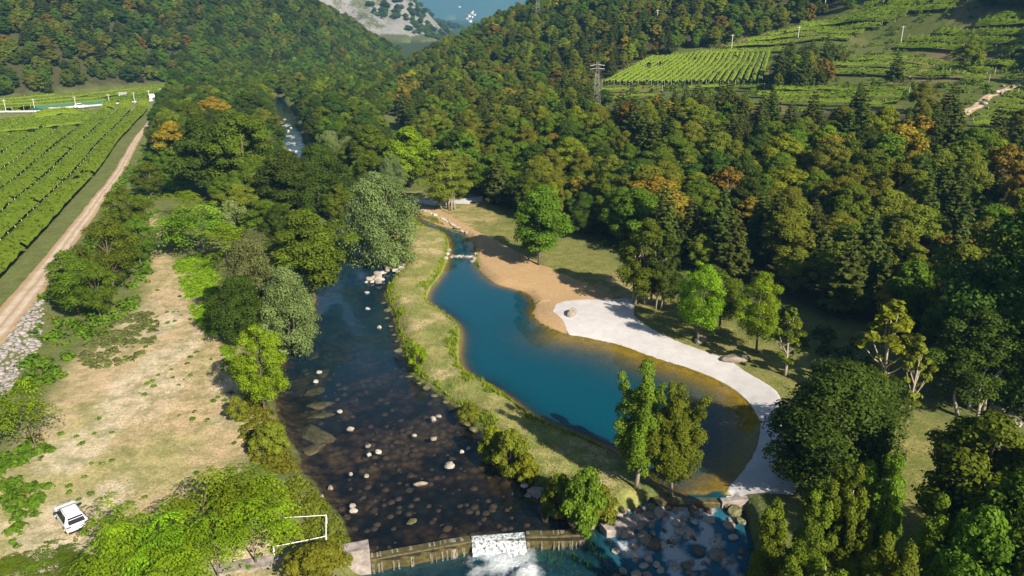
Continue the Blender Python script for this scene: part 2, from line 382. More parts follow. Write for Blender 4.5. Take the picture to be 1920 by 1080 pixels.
lawn = smooth_line(GP([(785,366),(890,368),(960,420),(1050,440),(1130,470),(1180,520),(1280,560),(1450,640),(1700,760),(1920,860),(1850,1000),(1500,940),(1465,760),(1380,690),(1240,640),(1180,590),(1130,556),(1000,500),(900,440)], .4), 5, True)
sdm = sdf(fx, fy, meadow); sdlw = sdf(fx, fy, lawn)
strip = (sdr < 22) & (sdp < 22) & (sdr > -1) & (sdp > -1)
lay(sstep(2, -2.5, sdm + 2.2*nz), (.44,.335,.205))
mm = sstep(1, -4, sdm); lay(mm*sstep(.15, .7, fbm(fx*.11, fy*.16, 4, 67))*.75, (.32,.30,.13)); lay(mm*sstep(.1, .6, fbm(fx*.16+3, fy*.09, 4, 68))*.7, (.56,.47,.36))
lay(sstep(2, -2, sdlw), (.20,.19,.065)); lay(sstep(2, -2, sdlw)*sstep(-.1, .5, nz), (.36,.28,.14))
isl = np.where(strip, sstep(14, 10, np.minimum(sdr, 40) + np.minimum(sdp, 40)*0), 0)
edge_g = np.clip(1 - np.minimum(np.abs(sdr), np.abs(sdp))/1.6, 0, 1)
isl = np.where((sdr > 0) & (sdp > 0) & (sdr < 16) & (sdp < 16) & (fx > -40), 1.0, 0)
isl = isl * np.where(fx < np.interp(fy, [40, 60, 90, 120, 170], [14, 12, 2, -4, -12]), 1, 0)
n5 = fbm(fx*.45, fy*.45, 3, 66); lay(isl*.95, (.29,.28,.10)); lay(isl*sstep(.05, .5, nf), (.46,.38,.21)); lay(isl*sstep(.1, .5, n5), (.19,.23,.06)); lay(isl*edge_g, (.15,.20,.035))
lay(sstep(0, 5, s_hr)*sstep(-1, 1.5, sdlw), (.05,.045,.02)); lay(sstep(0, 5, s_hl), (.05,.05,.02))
lay(sstep(60, 260, s_hr)*sstep(.25, .6, nz)*.4, (.14,.13,.05))
rk = sstep(-.15, .2, fbm(fx*.03 + fz*.02, fy*.012, 4, 71) + .2)*sstep(5, 25, s_h2)
lay(sstep(0, 8, s_h2), (.07,.08,.03)); lay(rk*0, (.34,.33,.31))
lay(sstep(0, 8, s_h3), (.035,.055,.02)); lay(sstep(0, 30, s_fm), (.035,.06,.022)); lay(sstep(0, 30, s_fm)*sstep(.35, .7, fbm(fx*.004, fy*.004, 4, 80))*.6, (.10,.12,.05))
terr = np.array([hit(*q)[:2] for q in ((1090,205),(1120,155),(1240,98),(1490,48),(1600,0),(1760,-30),(1980,-30),(1980,270),(1810,240),(1690,212),(1430,210))]); s_t = sdf_big(fx, fy, terr)
lay(sstep(4, -3, s_t), (.085,.105,.026)); lay(sstep(4, -3, s_t)*sstep(.1, .4, nz), (.16,.13,.06))
lay(sstep(680, 760, fy)*(s_hl < 0)*(s_hr < 0)*(s_h2 < 0)*(s_h3 < 0)*(s_fm < 0), (.045,.06,.02))
rock_r = sstep(150, 230, s_hr)*sstep(.35, .6, nz)*sstep(400, 480, fy); lay(rock_r, (.30,.29,.27))
bedm = sstep(.25, -.4, sdr); nb = fbm(fx*.28, fy*.28, 4, 63); lay(bedm, (.048,.032,.02)); lay(bedm*sstep(-.1, .25, nf), (.022,.018,.013)); lay(bedm*sstep(.1, .5, nb), (.10,.078,.048)); lay(bedm*sstep(-.15, -.5, nb), (.014,.017,.016))
lay(bedm*sstep(2.2, .4, -sdr)*sstep(-.3, .3, nf)*.8, (.15,.115,.06))
lay(sstep(.25, -.3, sdl), (.05,.04,.025)); pbm = sstep(.15, -.3, sdp); lay(pbm, (.32,.24,.085))
beda = np.maximum(bedm, sstep(.25, -.3, sdl))
grassa = np.clip(sstep(3, -1, sdm)*.55 + isl*.75 + sstep(2, -2, sdlw)*.8, 0, 1)*(1-beda)*(1-pbm)
nx, ny = len(XS), len(YS); ii = np.arange(nx*ny).reshape(ny, nx)
F = np.stack([ii[:-1, :-1], ii[:-1, 1:], ii[1:, 1:], ii[1:, :-1]], -1).reshape(-1, 4)
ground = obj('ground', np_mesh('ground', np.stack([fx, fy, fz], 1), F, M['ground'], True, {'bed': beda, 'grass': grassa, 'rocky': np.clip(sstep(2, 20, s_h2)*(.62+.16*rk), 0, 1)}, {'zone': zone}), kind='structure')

# ------------------------------------------------------------------ sheets laid on the ground
def resample(p, n):
    p = np.asarray(p, float); s = np.r_[0, np.cumsum(np.linalg.norm(np.diff(p, axis=0), axis=1))]
    q = np.linspace(0, s[-1], n); return np.stack([np.interp(q, s, p[:, k]) for k in range(p.shape[1])], 1)
def ribbon(name, a, b, n, m, mat, off=.04, jag=0.0, **kw):
    a, b = resample(a, n), resample(b, n); w = np.linspace(0, 1, m)
    if jag:
        q = np.arange(n)*.35; d = (b-a)/(np.linalg.norm(b-a, axis=1, keepdims=True)+1e-6)
        a = a + d*(jag*fbm(q, q*0+3, 3, 5))[:, None]; b = b + d*(jag*fbm(q, q*0+9, 3, 6))[:, None]
    P = a[:, None, :]*(1-w)[None, :, None] + b[:, None, :]*w[None, :, None]; x, y = P[..., 0].ravel(), P[..., 1].ravel()
    z = T(x, y) + off; i = np.arange(n*m).reshape(n, m)
    z = z.reshape(n, m); z[:, 0] -= off*1.6; z[:, -1] -= off*1.6; z = z.ravel()
    F = np.stack([i[:-1, :-1], i[:-1, 1:], i[1:, 1:], i[1:, :-1]], -1).reshape(-1, 4)
    return obj(name, np_mesh(name, np.stack([x, y, z], 1), F, mat, True, {'across': np.tile(w, n)}), **kw)
ribbon('dirt_path', path_l, path_r, 260, 13, M['track'], .06, .25, kind='structure')
soil_out = smooth_line(GP([(778,390),(800,386),(835,396),(880,425),(930,448),(1000,486),(1050,508),(1100,530),(1150,552),(1120,566),(1070,590),(1062,606)], .1), 6)
soil_in = smooth_line(GP([(779,397),(792,410),(815,420),(842,428),(872,440),(886,456),(889,475),(893,497),(904,512),(928,532),(961,542),(989,553),(1000,568),(997,588),(1008,602),(1030,616),(1063,625)], POOL_Z), 6)
ribbon('bare_soil_bank', soil_in, soil_out, 200, 22, M['soil'], .05, .3, kind='structure')
beach_in = smooth_line(GP([(1062,612),(1066,627),(1090,632),(1150,645),(1230,672),(1300,694),(1358,719),(1397,748),(1421,782),(1425,810),(1411,855),(1378,898),(1350,930)], POOL_Z), 6)
beach_out = smooth_line(GP([(1036,582),(1045,566),(1075,560),(1130,558),(1188,559),(1182,580),(1203,604),(1250,630),(1330,660),(1365,671),(1395,693),(1440,720),(1463,745),(1468,800),(1480,860),(1496,905),(1490,926)], .1), 6)
ribbon('gravel_beach', beach_in, beach_out, 240, 34, M['gravel'], .07, .15, kind='structure')
def hits(pts): return np.array([hit(*p)[:2] for p in pts])
road_a = road_c[6:]
nrm = np.gradient(road_a, axis=0); nrm = np.stack([-nrm[:, 1], nrm[:, 0]], 1); nrm /= np.linalg.norm(nrm, axis=1, keepdims=True)
road_a = road_a - nrm*2.75; road_b = road_a + nrm*5.5
ribbon('asphalt_road', road_a, road_b, 120, 7, M['asphalt'], .12, kind='structure')
trk = smooth_line(hits([(1790,222),(1830,200),(1875,172),(1925,148)]), 6)
ribbon('hillside_track', trk + np.array((1.4, -1.0)), trk - np.array((1.4, -1.0)), 60, 5, M['track'], .15, .4, kind='structure')
fp = smooth_line(GP([(632,262),(637,242),(648,222),(652,205)]), 5)
ribbon('gravel_path', fp - np.array((2.0, 0)), fp + np.array((2.0, 0)), 40, 4, M['gravel'], .1, .3, kind='structure')
fp = smooth_line(GP([(770,372),(810,378),(850,376),(905,374)], .3), 5)
ribbon('gravel_footpath', fp - np.array((0, 3.0)), fp + np.array((0, 3.0)), 40, 4, M['gravel'], .1, .3, kind='structure')

# ------------------------------------------------------------------ water
def water(name, poly, level, mat, murk, foam, step=.5, grow=.8, wave=.02, zfun=None):
    lo, hi = poly.min(0)-grow, poly.max(0)+grow
    xs, ys = np.arange(lo[0], hi[0], step), np.arange(lo[1], hi[1], step)
    X, Y = np.meshgrid(xs, ys); x, y = X.ravel(), Y.ravel(); s = sdf(x, y, poly)
    keep = (s < grow).reshape(X.shape); cell = keep[:-1, :-1] & keep[1:, :-1] & keep[:-1, 1:] & keep[1:, 1:]
    i = np.arange(len(x)).reshape(X.shape)
    F = np.stack([i[:-1, :-1], i[:-1, 1:], i[1:, 1:], i[1:, :-1]], -1)[cell].reshape(-1, 4)
    used = np.unique(F); remap = np.full(len(x), -1); remap[used] = np.arange(len(used)); F = remap[F]
    x, y = x[used], y[used]; dep = np.maximum(level - height(x, y), 0)
    z = level + wave*fbm(x*.8, y*.8, 3, 90) if zfun is None else zfun(x, y)
    return obj(name, np_mesh(name, np.stack([x, y, z], 1), F, mat, True, {'murk': murk(x, y, dep), 'foam': foam(x, y)}), kind='structure')
weir = [np.array(G(*p, RIV_Z)) for p in ((688,1046),(882,1011),(986,1003),(1096,1000))]
rap_spots = GP([(640,440),(630,432),(660,448),(655,425),(540,255),(548,268),(536,235),(545,285)], RIV_Z)
def river_foam(x, y):
    f = np.zeros(len(x))
    for p in rap_spots: f = np.maximum(f, .85*np.exp(-((x-p[0])**2/9 + (y-p[1])**2/25)))
    return f*(.5 + .8*np.clip(fbm(x*.9, y*.5, 3, 44), 0, 1))
water('river', river_poly, RIV_Z, M['river'], lambda x, y, d: np.clip(.02 + d*(.10 + .5*sstep(66, 105, y)) + .22*sstep(70, 110, y), 0, .7), river_foam)
water('bathing_pool', pool_poly, POOL_Z, M['pool'], lambda x, y, d: 1 - np.exp(-np.maximum(d-.16, 0)*1.7), lambda x, y: x*0, .5, .5, .0)
spill = .5*(weir[1]+weir[2]); sd_ = np.array((.15, -1.0))
def low_foam(x, y):
    w = np.stack([x-spill[0], y-spill[1]], 1); along = -(w[:, 1]); ac = w[:, 0]
    f = np.exp(-(np.abs(ac-.3)/(2.9+along*.2))**4)*sstep(-1, .2, along)*(1-sstep(6, 13, along))
    return np.clip(f*(.78 + .5*fbm(x*.7, y*.7, 4, 55)), 0, 1)
rapc = np.array(G(1270, 1010, LOW_Z + .6))
def low_z(x, y):
    up = sstep(-6.5, 5.0, (y-rapc[1]))*sstep(6, 0, np.abs(x-rapc[0])-5.5)
    return LOW_Z + up*1.3 + .10*fbm(x*1.1, y*1.1, 3, 91) + low_foam(x, y)*.35*(1+fbm(x*1.3, y*1.3, 3, 92))
def low_foam2(x, y):
    a = low_foam(x, y); b = sstep(7, 4, np.hypot((x-rapc[0]), (y-rapc[1])*.9))*np.clip(.5+.8*fbm(x*.8, y*.8, 4, 58), 0, 1)
    return np.maximum(a, b)
water('lower_river', low_poly, LOW_Z, M['rapid'], lambda x, y, d: np.clip(.06 + .12*d + .55*sstep(8, 4, np.hypot(x-rapc[0], y-rapc[1])), 0, .95), low_foam2, .4, .5, .03, low_z)  # more of the painted skylight blue is mixed in around the rapids
# ------------------------------------------------------------------ plant prototypes
def leaf_quads(C, N, size, ratio=1.5, rng=RNG, fold=.0):
    """one quad per leaf spray at C facing N; returns verts, faces, tint"""
    n = len(C); N = N/(np.linalg.norm(N, axis=1, keepdims=True)+1e-9)
    r = rng.normal(size=(n, 3)); U = np.cross(N, r); U /= np.linalg.norm(U, axis=1, keepdims=True)+1e-9; W = np.cross(N, U)
    s = (size*rng.uniform(.6, 1.35, n))[:, None]
    a, b = U*s*ratio*.5, W*s*.5
    V = np.stack([C-a, C-b*1.0+N*s*.1, C+a, C+b+N*s*.1], 1).reshape(-1, 3)
    return V, np.arange(4*n).reshape(n, 4), None
def crown_mesh(name, C, N, size, tint, ratio=1.5, rng=RNG):
    V, F, _ = leaf_quads(C, N, size, ratio, rng)
    return np_mesh(name, V, F, LEAF['mid'], False, {'tint': np.repeat(tint, 4)})
def clump_cloud(rng, cen, rad, nleaf, squash=.8, up=.35):
    """leaves on the shells of clumps"""
    k = len(cen); idx = rng.integers(0, k, nleaf)
    p = rad**2; idx = rng.choice(k, nleaf, p=p/p.sum())
    d = rng.normal(size=(nleaf, 3)); d /= np.linalg.norm(d, axis=1, keepdims=True)
    flip = (d[:, 2] < -.25) & (rng.random(nleaf) < .75); d[flip, 2] *= -1
    r = rad[idx]*rng.uniform(.45, 1.08, nleaf)**.6*np.where(rng.random(nleaf) < .14, rng.uniform(1, 1.5, nleaf), 1)
    P = cen[idx] + d*r[:, None]*np.array((1, 1, squash))
    N = d + rng.normal(size=(nleaf, 3))*.42 + np.array((0, 0, up))
    ct = rng.random(k)
    tint = np.clip(.6*ct[idx] + .4*rng.random(nleaf), 0, 1)
    return P, N, tint
def trunk_mb(rng, h, r0, limbs, lean=.03):
    mb = MB(); n = 6; pts = []; x = y = 0
    for i in range(n):
        pts.append((x, y, h*i/(n-1) - .3*(i == 0))); x += rng.normal()*lean*h/n*2; y += rng.normal()*lean*h/n*2
    mb.tube(pts, [r0*(1.35 if i == 0 else 1-.8*i/(n-1)) for i in range(n)], 7)
    for (ex, ey, ez, rr) in limbs:
        k = min(.85, max(.12, (ez/h)*rng.uniform(.4, .7)))*(n-1); i = int(k); f = k-i
        a = np.array(pts[i])*(1-f) + np.array(pts[min(i+1, n-1)])*f; b = np.array((ex, ey, ez))
        m = .5*(a+b) + np.array((0, 0, -.06*np.linalg.norm(b-a)))
        mb.tube([a, m, b], [rr, rr*.7, rr*.25], 5, False)
    return mb
PROTO = {}
def proto(kind, crown, trunk, h, r): PROTO.setdefault(kind, []).append((crown, trunk, h, r))
def broad(kind, seed, h, r, bottom, nclump, nleaf, size, shape='round', bark='bark', stems=1):
    rng = np.random.default_rng(seed); t = rng.random(nclump)**.85; z = bottom + (1-bottom)*t
    if shape == 'round': R = np.sin(np.pi*np.clip(.12 + .86*t, 0, 1))**.65
    elif shape == 'cone': R = (1-t)**.7*.95 + .12
    else: R = np.sin(np.pi*np.clip(.06 + .92*t, 0, 1))**.5*np.where(t > .6, 1-(t-.6)*.9, 1)
    th = rng.uniform(0, 2*np.pi, nclump); f = rng.uniform(.2, 1, nclump)**.45*rng.uniform(.82, 1.12, nclump)
    lob = 1 + .22*np.sin(th*2 + seed) + .15*np.sin(th*3 + z*9 + seed*2)
    cr = r*rng.uniform(.12, .28, nclump)*(.75+.4*R)
    rr = np.maximum(R*r*lob - cr*.6, 0)*f
    cen = np.stack([rr*np.cos(th), rr*np.sin(th), z*h - cr*.5], 1)
    P, N, ti = clump_cloud(rng, cen, cr, nleaf)
    me = crown_mesh(kind + '_crown', P, N, size, ti, 1.5, rng)
    sel = rng.choice(nclump, min(14, nclump), replace=False)
    mb = MB()
    for s in range(stems):
        o = (0, 0) if stems == 1 else (rng.normal()*r*.18, rng.normal()*r*.18)
        lim = [(*cen[i][:2], cen[i][2], .035*h*.22) for i in sel[s::stems]]
        m2 = trunk_mb(rng, h*.8, h*.017 if stems == 1 else h*.011, [(a-o[0], b-o[1], c, d) for a, b, c, d in lim], .03 if stems == 1 else .07)
        mb.add([(v[0]+o[0], v[1]+o[1], v[2]) for v in m2.v], m2.f)
    proto(kind, me, mb.mesh(kind + '_trunk', M[bark], True), h, r)
def leaders(kind, seed, h, r, nlead, nleaf, size, bottom=.18):
    """poplar like crowns: upright pointed leaders made of rising sprays"""
    rng = np.random.default_rng(seed); cen = []; rad = []; lim = []
    for k in range(nlead):
        th = 2*np.pi*k/nlead + rng.normal()*.4; d = r*rng.uniform(.15, .72) if k else 0
        top = h*(1 if k == 0 else rng.uniform(.68, .95)); bx, by = d*math.cos(th), d*math.sin(th)
        lim.append((bx*.7, by*.7, top*.8, h*.006))
        for q in range(16):
            t = (q + rng.random())/16; w = r*.42*math.sin(math.pi*min(1, .10+.9*t))**.6*(1-.45*t)
            a = rng.uniform(0, 6.28); z = h*bottom + (top - h*bottom)*t
            cen.append((bx*(.5+.5*t) + w*.6*math.cos(a), by*(.5+.5*t) + w*.6*math.sin(a), z)); rad.append(max(.14*r, w*rng.uniform(.45, .75)))
    cen, rad = np.array(cen), np.array(rad)
    P, N, ti = clump_cloud(rng, cen, rad, nleaf, 1.35, .25)
    proto(kind, crown_mesh(kind + '_crown', P, N, size, ti, 1.4, rng), trunk_mb(rng, h*.85, h*.014, lim).mesh(kind + '_trunk', M['pale_bark'], True), h, r)
def conifer(kind, seed, h, r, tiers, size, nper):
    rng = np.random.default_rng(seed); C = []; N = []; ti = []; lim = []
    for k in range(tiers):
        t = (k+.5)/tiers; z0 = h*(.16 + .84*t); L = r*(1-t)**.75*rng.uniform(.8, 1.15) + .25
        nb = max(4, int(9*(1-t)) + 3); off = rng.uniform(0, 6.28)
        for b in range(nb):
            th = off + 2*np.pi*b/nb + rng.normal()*.2; l = L*rng.uniform(.65, 1.12); n = max(6, int(nper*l/r))
            s = rng.uniform(.12, 1, n)**.7; side = rng.normal(size=n)*.16*l*(1.1-s*.7)
            x = s*l*np.cos(th) - side*np.sin(th); y = s*l*np.sin(th) + side*np.cos(th)
            z = z0 - .16*s*l + .13*l*s**2.5 + rng.normal(size=n)*.05*l
            C.append(np.stack([x, y, z], 1)); N.append(np.stack([np.cos(th)*.35+rng.normal(size=n)*.35, np.sin(th)*.35+rng.normal(size=n)*.35, np.ones(n)*.9], 1))
            ti.append(np.clip(.35*rng.random() + .3*s + .35*rng.random(n), 0, 1))
            if b % 2 == 0 and k < tiers-3: lim.append((l*.8*math.cos(th), l*.8*math.sin(th), z0-.1*l, h*.003))
    C, N, ti = np.vstack(C), np.vstack(N), np.hstack(ti)
    proto(kind, crown_mesh(kind + '_crown', C, N, size, ti, 2.0, rng), trunk_mb(rng, h*.97, h*.016, lim, .008).mesh(kind + '_trunk', M['bark'], True), h, r)
def frond_tree(kind, seed, h, r, ntips, nf=13, fl=1.15):
    rng = np.random.default_rng(seed); V = []; Fc = []; ti = []; lim = []
    for k in range(ntips):
        th = rng.uniform(0, 6.28); d = r*math.sqrt(rng.uniform(.0, .8)); z = h*(.98 - .5*(d/r)**2*rng.uniform(.6, 1.3) - .32*rng.random())
        tip = np.array((d*math.cos(th), d*math.sin(th), max(z, .25*h))); lim.append((*tip, h*.006)); tt = rng.random()
        for q in range(nf):
            a = 2*np.pi*q/nf + rng.normal()*.25; el = rng.uniform(-.1, 1.1); L = fl*rng.uniform(.7, 1.2)
            dr = np.array((math.cos(a), math.sin(a), 0)); side = np.array((-math.sin(a), math.cos(a), 0)); b = len(V)
            sp = [tip + dr*L*u*math.cos(el*(1-u*.6)) + np.array((0, 0, L*(u*math.sin(el) - .85*u*u))) for u in (0, .2, .4, .6, .8, 1)]
            for j in range(1, 6):                     # pairs of leaflets along the rib
                w = L*.19*(1.15 - abs(j-3)*.16); fwd = dr*L*.10
                for sg in (-1, 1):
                    b = len(V); o = sp[j]; V += [o - dr*.02, o + side*sg*w*.5 - dr*w*.16 + np.array((0, 0, .03)), o + side*sg*w + fwd + np.array((0, 0, -.05*L)), o + side*sg*w*.5 + fwd + dr*w*.12]
                    Fc.append((b, b+1, b+2, b+3) if sg > 0 else (b+3, b+2, b+1, b)); ti += [min(1, .8*tt + .2*rng.random())]*4
    me = np_mesh(kind + '_crown', np.array(V), np.array(Fc), LEAF['bright'], False, {'tint': np.array(ti)})
    proto(kind, me, trunk_mb(rng, h*.75, h*.014, lim[::3], .05).mesh(kind + '_trunk', M['bark'], True), h, r)
for s in range(3): broad('broad', 100+s, 12, 4.2, .2, 100, 27000, .205)
for s in range(2): broad('round', 120+s, 12, 5.2, .08, 170, 60000, .165)
for s in range(3): leaders('poplar', 140+s, 15, 3.4, 7+s, 50000, .14)
for s in range(2): broad('willow', 160+s, 10, 5.0, .04, 140, 40000, .155, 'round', 'bark', 3)
for s in range(2): broad('multi', 180+s, 13, 4.2, .2, 90, 30000, .17, 'egg', 'pale_bark', 5)
for s in range(3): conifer('conifer', 200+s, 14, 4.0, 15, .42, 90)
for s in range(3): frond_tree('frond', 220+s, 6, 3.0, 17, 12, 1.5)
for s in range(2): broad('shrub', 240+s, 3, 2.0, .03, 50, 10000, .12, 'round', 'bark', 4)
for s in range(2): broad('slender', 260+s, 10, 1.6, .22, 34, 2600, .26, 'egg', 'pale_bark', 1)
for s in range(2): broad('locust', 270+s, 11, 4.0, .25, 66, 24000, .14, 'round', 'bark', 1)
for s in range(3): broad('forest', 280+s, 10, 4.0, .12, 60, 9000, .32)

TREES = []                                       # (kind, colour) -> crown objects, to repeat further away
NAMES = {'broad': 'broadleaf_tree', 'round': 'broadleaf_tree', 'poplar': 'poplar_tree', 'willow': 'willow_tree', 'multi': 'alder_tree', 'conifer': 'pine_tree',
         'frond': 'sumac_tree', 'shrub': 'shrub', 'slender': 'young_tree', 'locust': 'locust_tree', 'forest': 'broadleaf_tree'}
def plant(kind, colr, x, y, h, w, label, group=None, seed=None, z=None):
    rng = random.Random(seed if seed is not None else int(x*131+y*17)); cr, tr, h0, r0 = rng.choice(PROTO[kind])
    root = empty(NAMES[kind], (x, y, (float(T(x, y)) if z is None else z) - .05), rng.uniform(0, 6.28), label=label, cat='shrub' if kind == 'shrub' else 'tree', group=group)
    k = w/(2*r0); root.scale = (k*rng.uniform(.88, 1.12), k*rng.uniform(.88, 1.12), h/h0); root.rotation_euler[0] = rng.uniform(-.05, .05); root.rotation_euler[1] = rng.uniform(-.05, .05)
    obj('trunk', tr, root); c = obj('crown', cr, root)
    if LEAF[colr] is not cr.materials[0]: c.material_slots[0].link = 'OBJECT'; c.material_slots[0].material = LEAF[colr]
    PLANTED.append((x, y, w*.5)); return c
PLANTED = []
def plant_px(kind, colr, bx, by, ty, wpx, label, group=None, seed=None):
    p = hit(bx, by); dep = to_px(*p)[2]; h = max(.8, top_z(p[1], ty) - p[2]); w = wpx*dep/FPX
    return plant(kind, colr, p[0], p[1], h, w, label, group, seed)

# trees one can tell apart, from the water outwards
L = plant_px
L('poplar', 'aspen', 1192, 915, 668, 130, 'taller light green poplar of the pair on the grass spit, on the river side')
L('poplar', 'aspen', 1258, 928, 712, 125, 'shorter light green poplar of the pair on the spit, by the pool outlet')
L('round', 'dark', 1565, 900, 690, 265, 'big round dark green tree beside the lower end of the white gravel beach')
g = 'tall trees on the near bank by the rapids'
for bx, by, ty, w, q in ((1430,1190,940,125,'nearest the outlet blocks of the rapids'),(1500,1140,895,125,'just below the concrete beach edge'),(1560,1160,872,140,'in front of the big round tree'),(1635,1150,845,150,'before the lawn gap beside the big round tree'),(1700,1230,930,170,'next to the dark grove trees'),(1500,1290,1010,150,'at the downstream end of the rapids'),(1610,1310,990,170,'in the middle of the near grove')):
    L('poplar', 'aspen', bx, by, ty, w, 'tall yellow-green poplar ' + q, g)
for bx, by, ty, w, q in ((1800,1040,778,220,'tallest of the near grove, before the shaded lawn'),(1865,1150,880,200,'in the heart of the near grove'),(1960,1110,820,170,'on the lawn side of the near grove'),(1770,1280,960,200,'between the poplars and the near grove'),(1900,1320,990,200,'low in front of the near grove')):
    L('broad', 'mid', bx, by, ty, w, 'dark broadleaf tree ' + q, g)
L('round', 'dark', 1880, 745, 385, 340, 'huge dark tree towering over the lawn at the forest edge')
L('multi', 'dark', 1808, 775, 580, 170, 'bare-trunked dark tree in front of the huge dark tree')
L('multi', 'dark', 1950, 735, 480, 200, 'dark tree squeezed against the huge dark tree at the forest edge')
L('slender', 'yellowgreen', 1652, 750, 560, 100, 'slim yellowish tree standing alone in front of the dark forest edge')
L('slender', 'olive', 1700, 790, 620, 60, 'thin sparse tree on the lawn with several bare stems')
L('slender', 'aspen', 1472, 705, 575, 55, 'thin young tree with pale trunk near the white gravel beach')
L('locust', 'bright', 1308, 642, 492, 115, 'bright yellow-green tree behind the white gravel beach, above the grey boulder')
L('locust', 'bright', 1418, 662, 512, 95, 'bright green feathery tree behind the beach, right beside the thin young tree')
L('locust', 'mid', 1350, 612, 510, 90, 'mid green tree between the two bright green trees by the beach')
L('multi', 'mid', 1207, 572, 412, 125, 'many-stemmed green tree at the top end of the white gravel beach')
L('multi', 'dark', 1243, 578, 440, 80, 'dark many-stemmed tree just behind the top end of the gravel beach')
L('broad', 'mid', 1010, 497, 348, 105, 'upright green tree alone on the lawn above the orange soil bank')
L('multi', 'olive', 842, 392, 282, 90, 'open-branched tree with bare stems where the lawn meets the footpath')
L('broad', 'bright', 770, 352, 238, 110, 'bright green tree at the forest edge beyond the footpath')
L('broad', 'mid', 700, 330, 235, 100, 'green tree on the right river bank beyond the big willow')
L('willow', 'willow', 722, 500, 322, 155, 'big pale grey-green willow leaning over the river at the head of the spit')
L('willow', 'willow', 552, 662, 500, 122, 'rounded grey-green willow on a small point in the left river bank')
L('willow', 'willow', 478, 612, 448, 120, 'grey-green willow behind the rounded willow on the left river bank')
L('willow', 'dark', 455, 640, 520, 110, 'dark green bushy tree at the foot of the grey-green willows')
L('broad', 'mid', 590, 560, 395, 145, 'broad mid green tree on the left bank hanging over the river')
L('locust', 'bright', 497, 772, 610, 105, 'light green feathery tree at the dry meadow edge by the river')
L('shrub', 'willow', 440, 440, 375, 75, 'pale grey-green round bush behind the left bank willows')
for bx, by, ty, w, c in ((150,592,470,110,'mid'),(215,548,400,110,'mid'),(250,450,345,80,'mid'),(285,370,300,65,'mid'),(70,850,690,100,'yellowgreen'),(312,325,262,50,'mid'),(190,600,490,80,'mid'),(265,500,400,70,'mid')):
    L('locust' if c == 'mid' else 'frond', c if c == 'mid' else 'bright', bx, by, ty, w, 'spreading green locust tree in the scrub along the dirt track' if c == 'mid' else 'yellow-green feathery tree at the near left edge of the dry meadow', 'scrub trees along the dirt track' if c == 'mid' else None)
for bx, by, ty, w in ((330,470,385,95),(385,480,370,110),(430,500,410,90),(350,410,350,70)):
    L('frond', 'bright', bx, by, ty, w, 'bright yellow-green thicket tree beside the narrow sandy path', 'bright thicket by the sandy path')
for bx, by, ty, w, q in ((245,1085,925,125,'nearest the white car'),(300,1100,960,130,'second from the white car'),(345,1060,950,130,'in the middle of the clump'),(400,1030,890,140,'on the meadow side of the clump'),(455,1010,880,140,'tallest of the clump'),(492,985,890,105,'towards the river at the clump end'),(410,1085,960,130,'directly behind the sign post'),(480,1055,930,130,'beside the sign post'),(225,1150,1000,120,'low below the one nearest the car'),(330,1160,1020,120,'low on the wall side of the clump')):
    L('frond', 'bright', bx, by, ty, w, 'bright green feathery sumac ' + q, 'sumac clump above the wall')
for bx, by, ty, w in ((110,1095,1020,95),(30,1100,1040,80),(160,1120,1050,80)):
    L('frond', 'mid', bx, by, ty, w, 'small green feathery bush in the near corner of the dry meadow', 'bushes in the meadow corner')
for bx, by, ty, w, c, lb in ((600,1095,1030,150,'olive','olive bush growing below the stone wall by the weir'),(1090,990,885,95,'aspen','dense green bush on the spit tip at the weir end'),
        (1050,960,890,80,'aspen','green bush on the spit just upstream of the weir'),(960,880,805,85,'olive','olive green bush on the river side of the spit'),(925,860,800,60,'yellowgreen','yellowish bush on the spit overhanging the river'),
        (510,850,790,70,'olive','reddish olive bush on the left bank beside the submerged slabs'),(445,785,745,50,'olive','low dry bush on the meadow near the feathery riverside tree'),(785,690,645,45,'bright','low green bush on the narrow middle of the spit'),(985,900,850,60,'yellowgreen','low yellowish bush hanging over the river bank of the spit'),(880,790,755,42,'olive','small olive bush above the flat edge stones of the spit'),(1125,970,915,70,'olive','olive bush at the root of the spit by the concrete abutment')):
    L('shrub', c, bx, by, ty, w, lb)
for bx, by, ty, w, c, k in ((395,372,215,115,'dark','broad'),(540,408,285,125,'dark','broad'),(470,372,215,115,'mid','broad'),(330,318,228,75,'yellow','broad'),(405,250,182,80,'yellow','broad'),(440,300,205,100,'mid','broad'),
        (600,398,270,120,'dark','round'),(622,330,245,75,'willow','willow'),(360,265,190,80,'mid','broad'),(320,275,205,60,'olive','broad'),(470,255,175,80,'dark','broad'),(606,262,200,60,'mid','broad'),(625,250,175,70,'dark','broad'),(400,330,260,70,'yellowgreen','broad'),(565,372,300,80,'mid','broad')):
    lb = {'dark': 'dark green tree in the riverside wood between track and river', 'mid': 'mid green tree in the riverside wood between track and river', 'yellow': 'golden yellow tree in the riverside wood beside the dirt track',
          'yellowgreen': 'yellow-green tree in the riverside wood above the sandy path', 'willow': 'grey-green willow crowding the river bend', 'olive': 'olive tree at the wood edge along the far dirt track'}[c]
    L(k, c, bx, by, ty, w, lb, 'riverside wood' if c in ('dark', 'mid', 'yellow') else None)

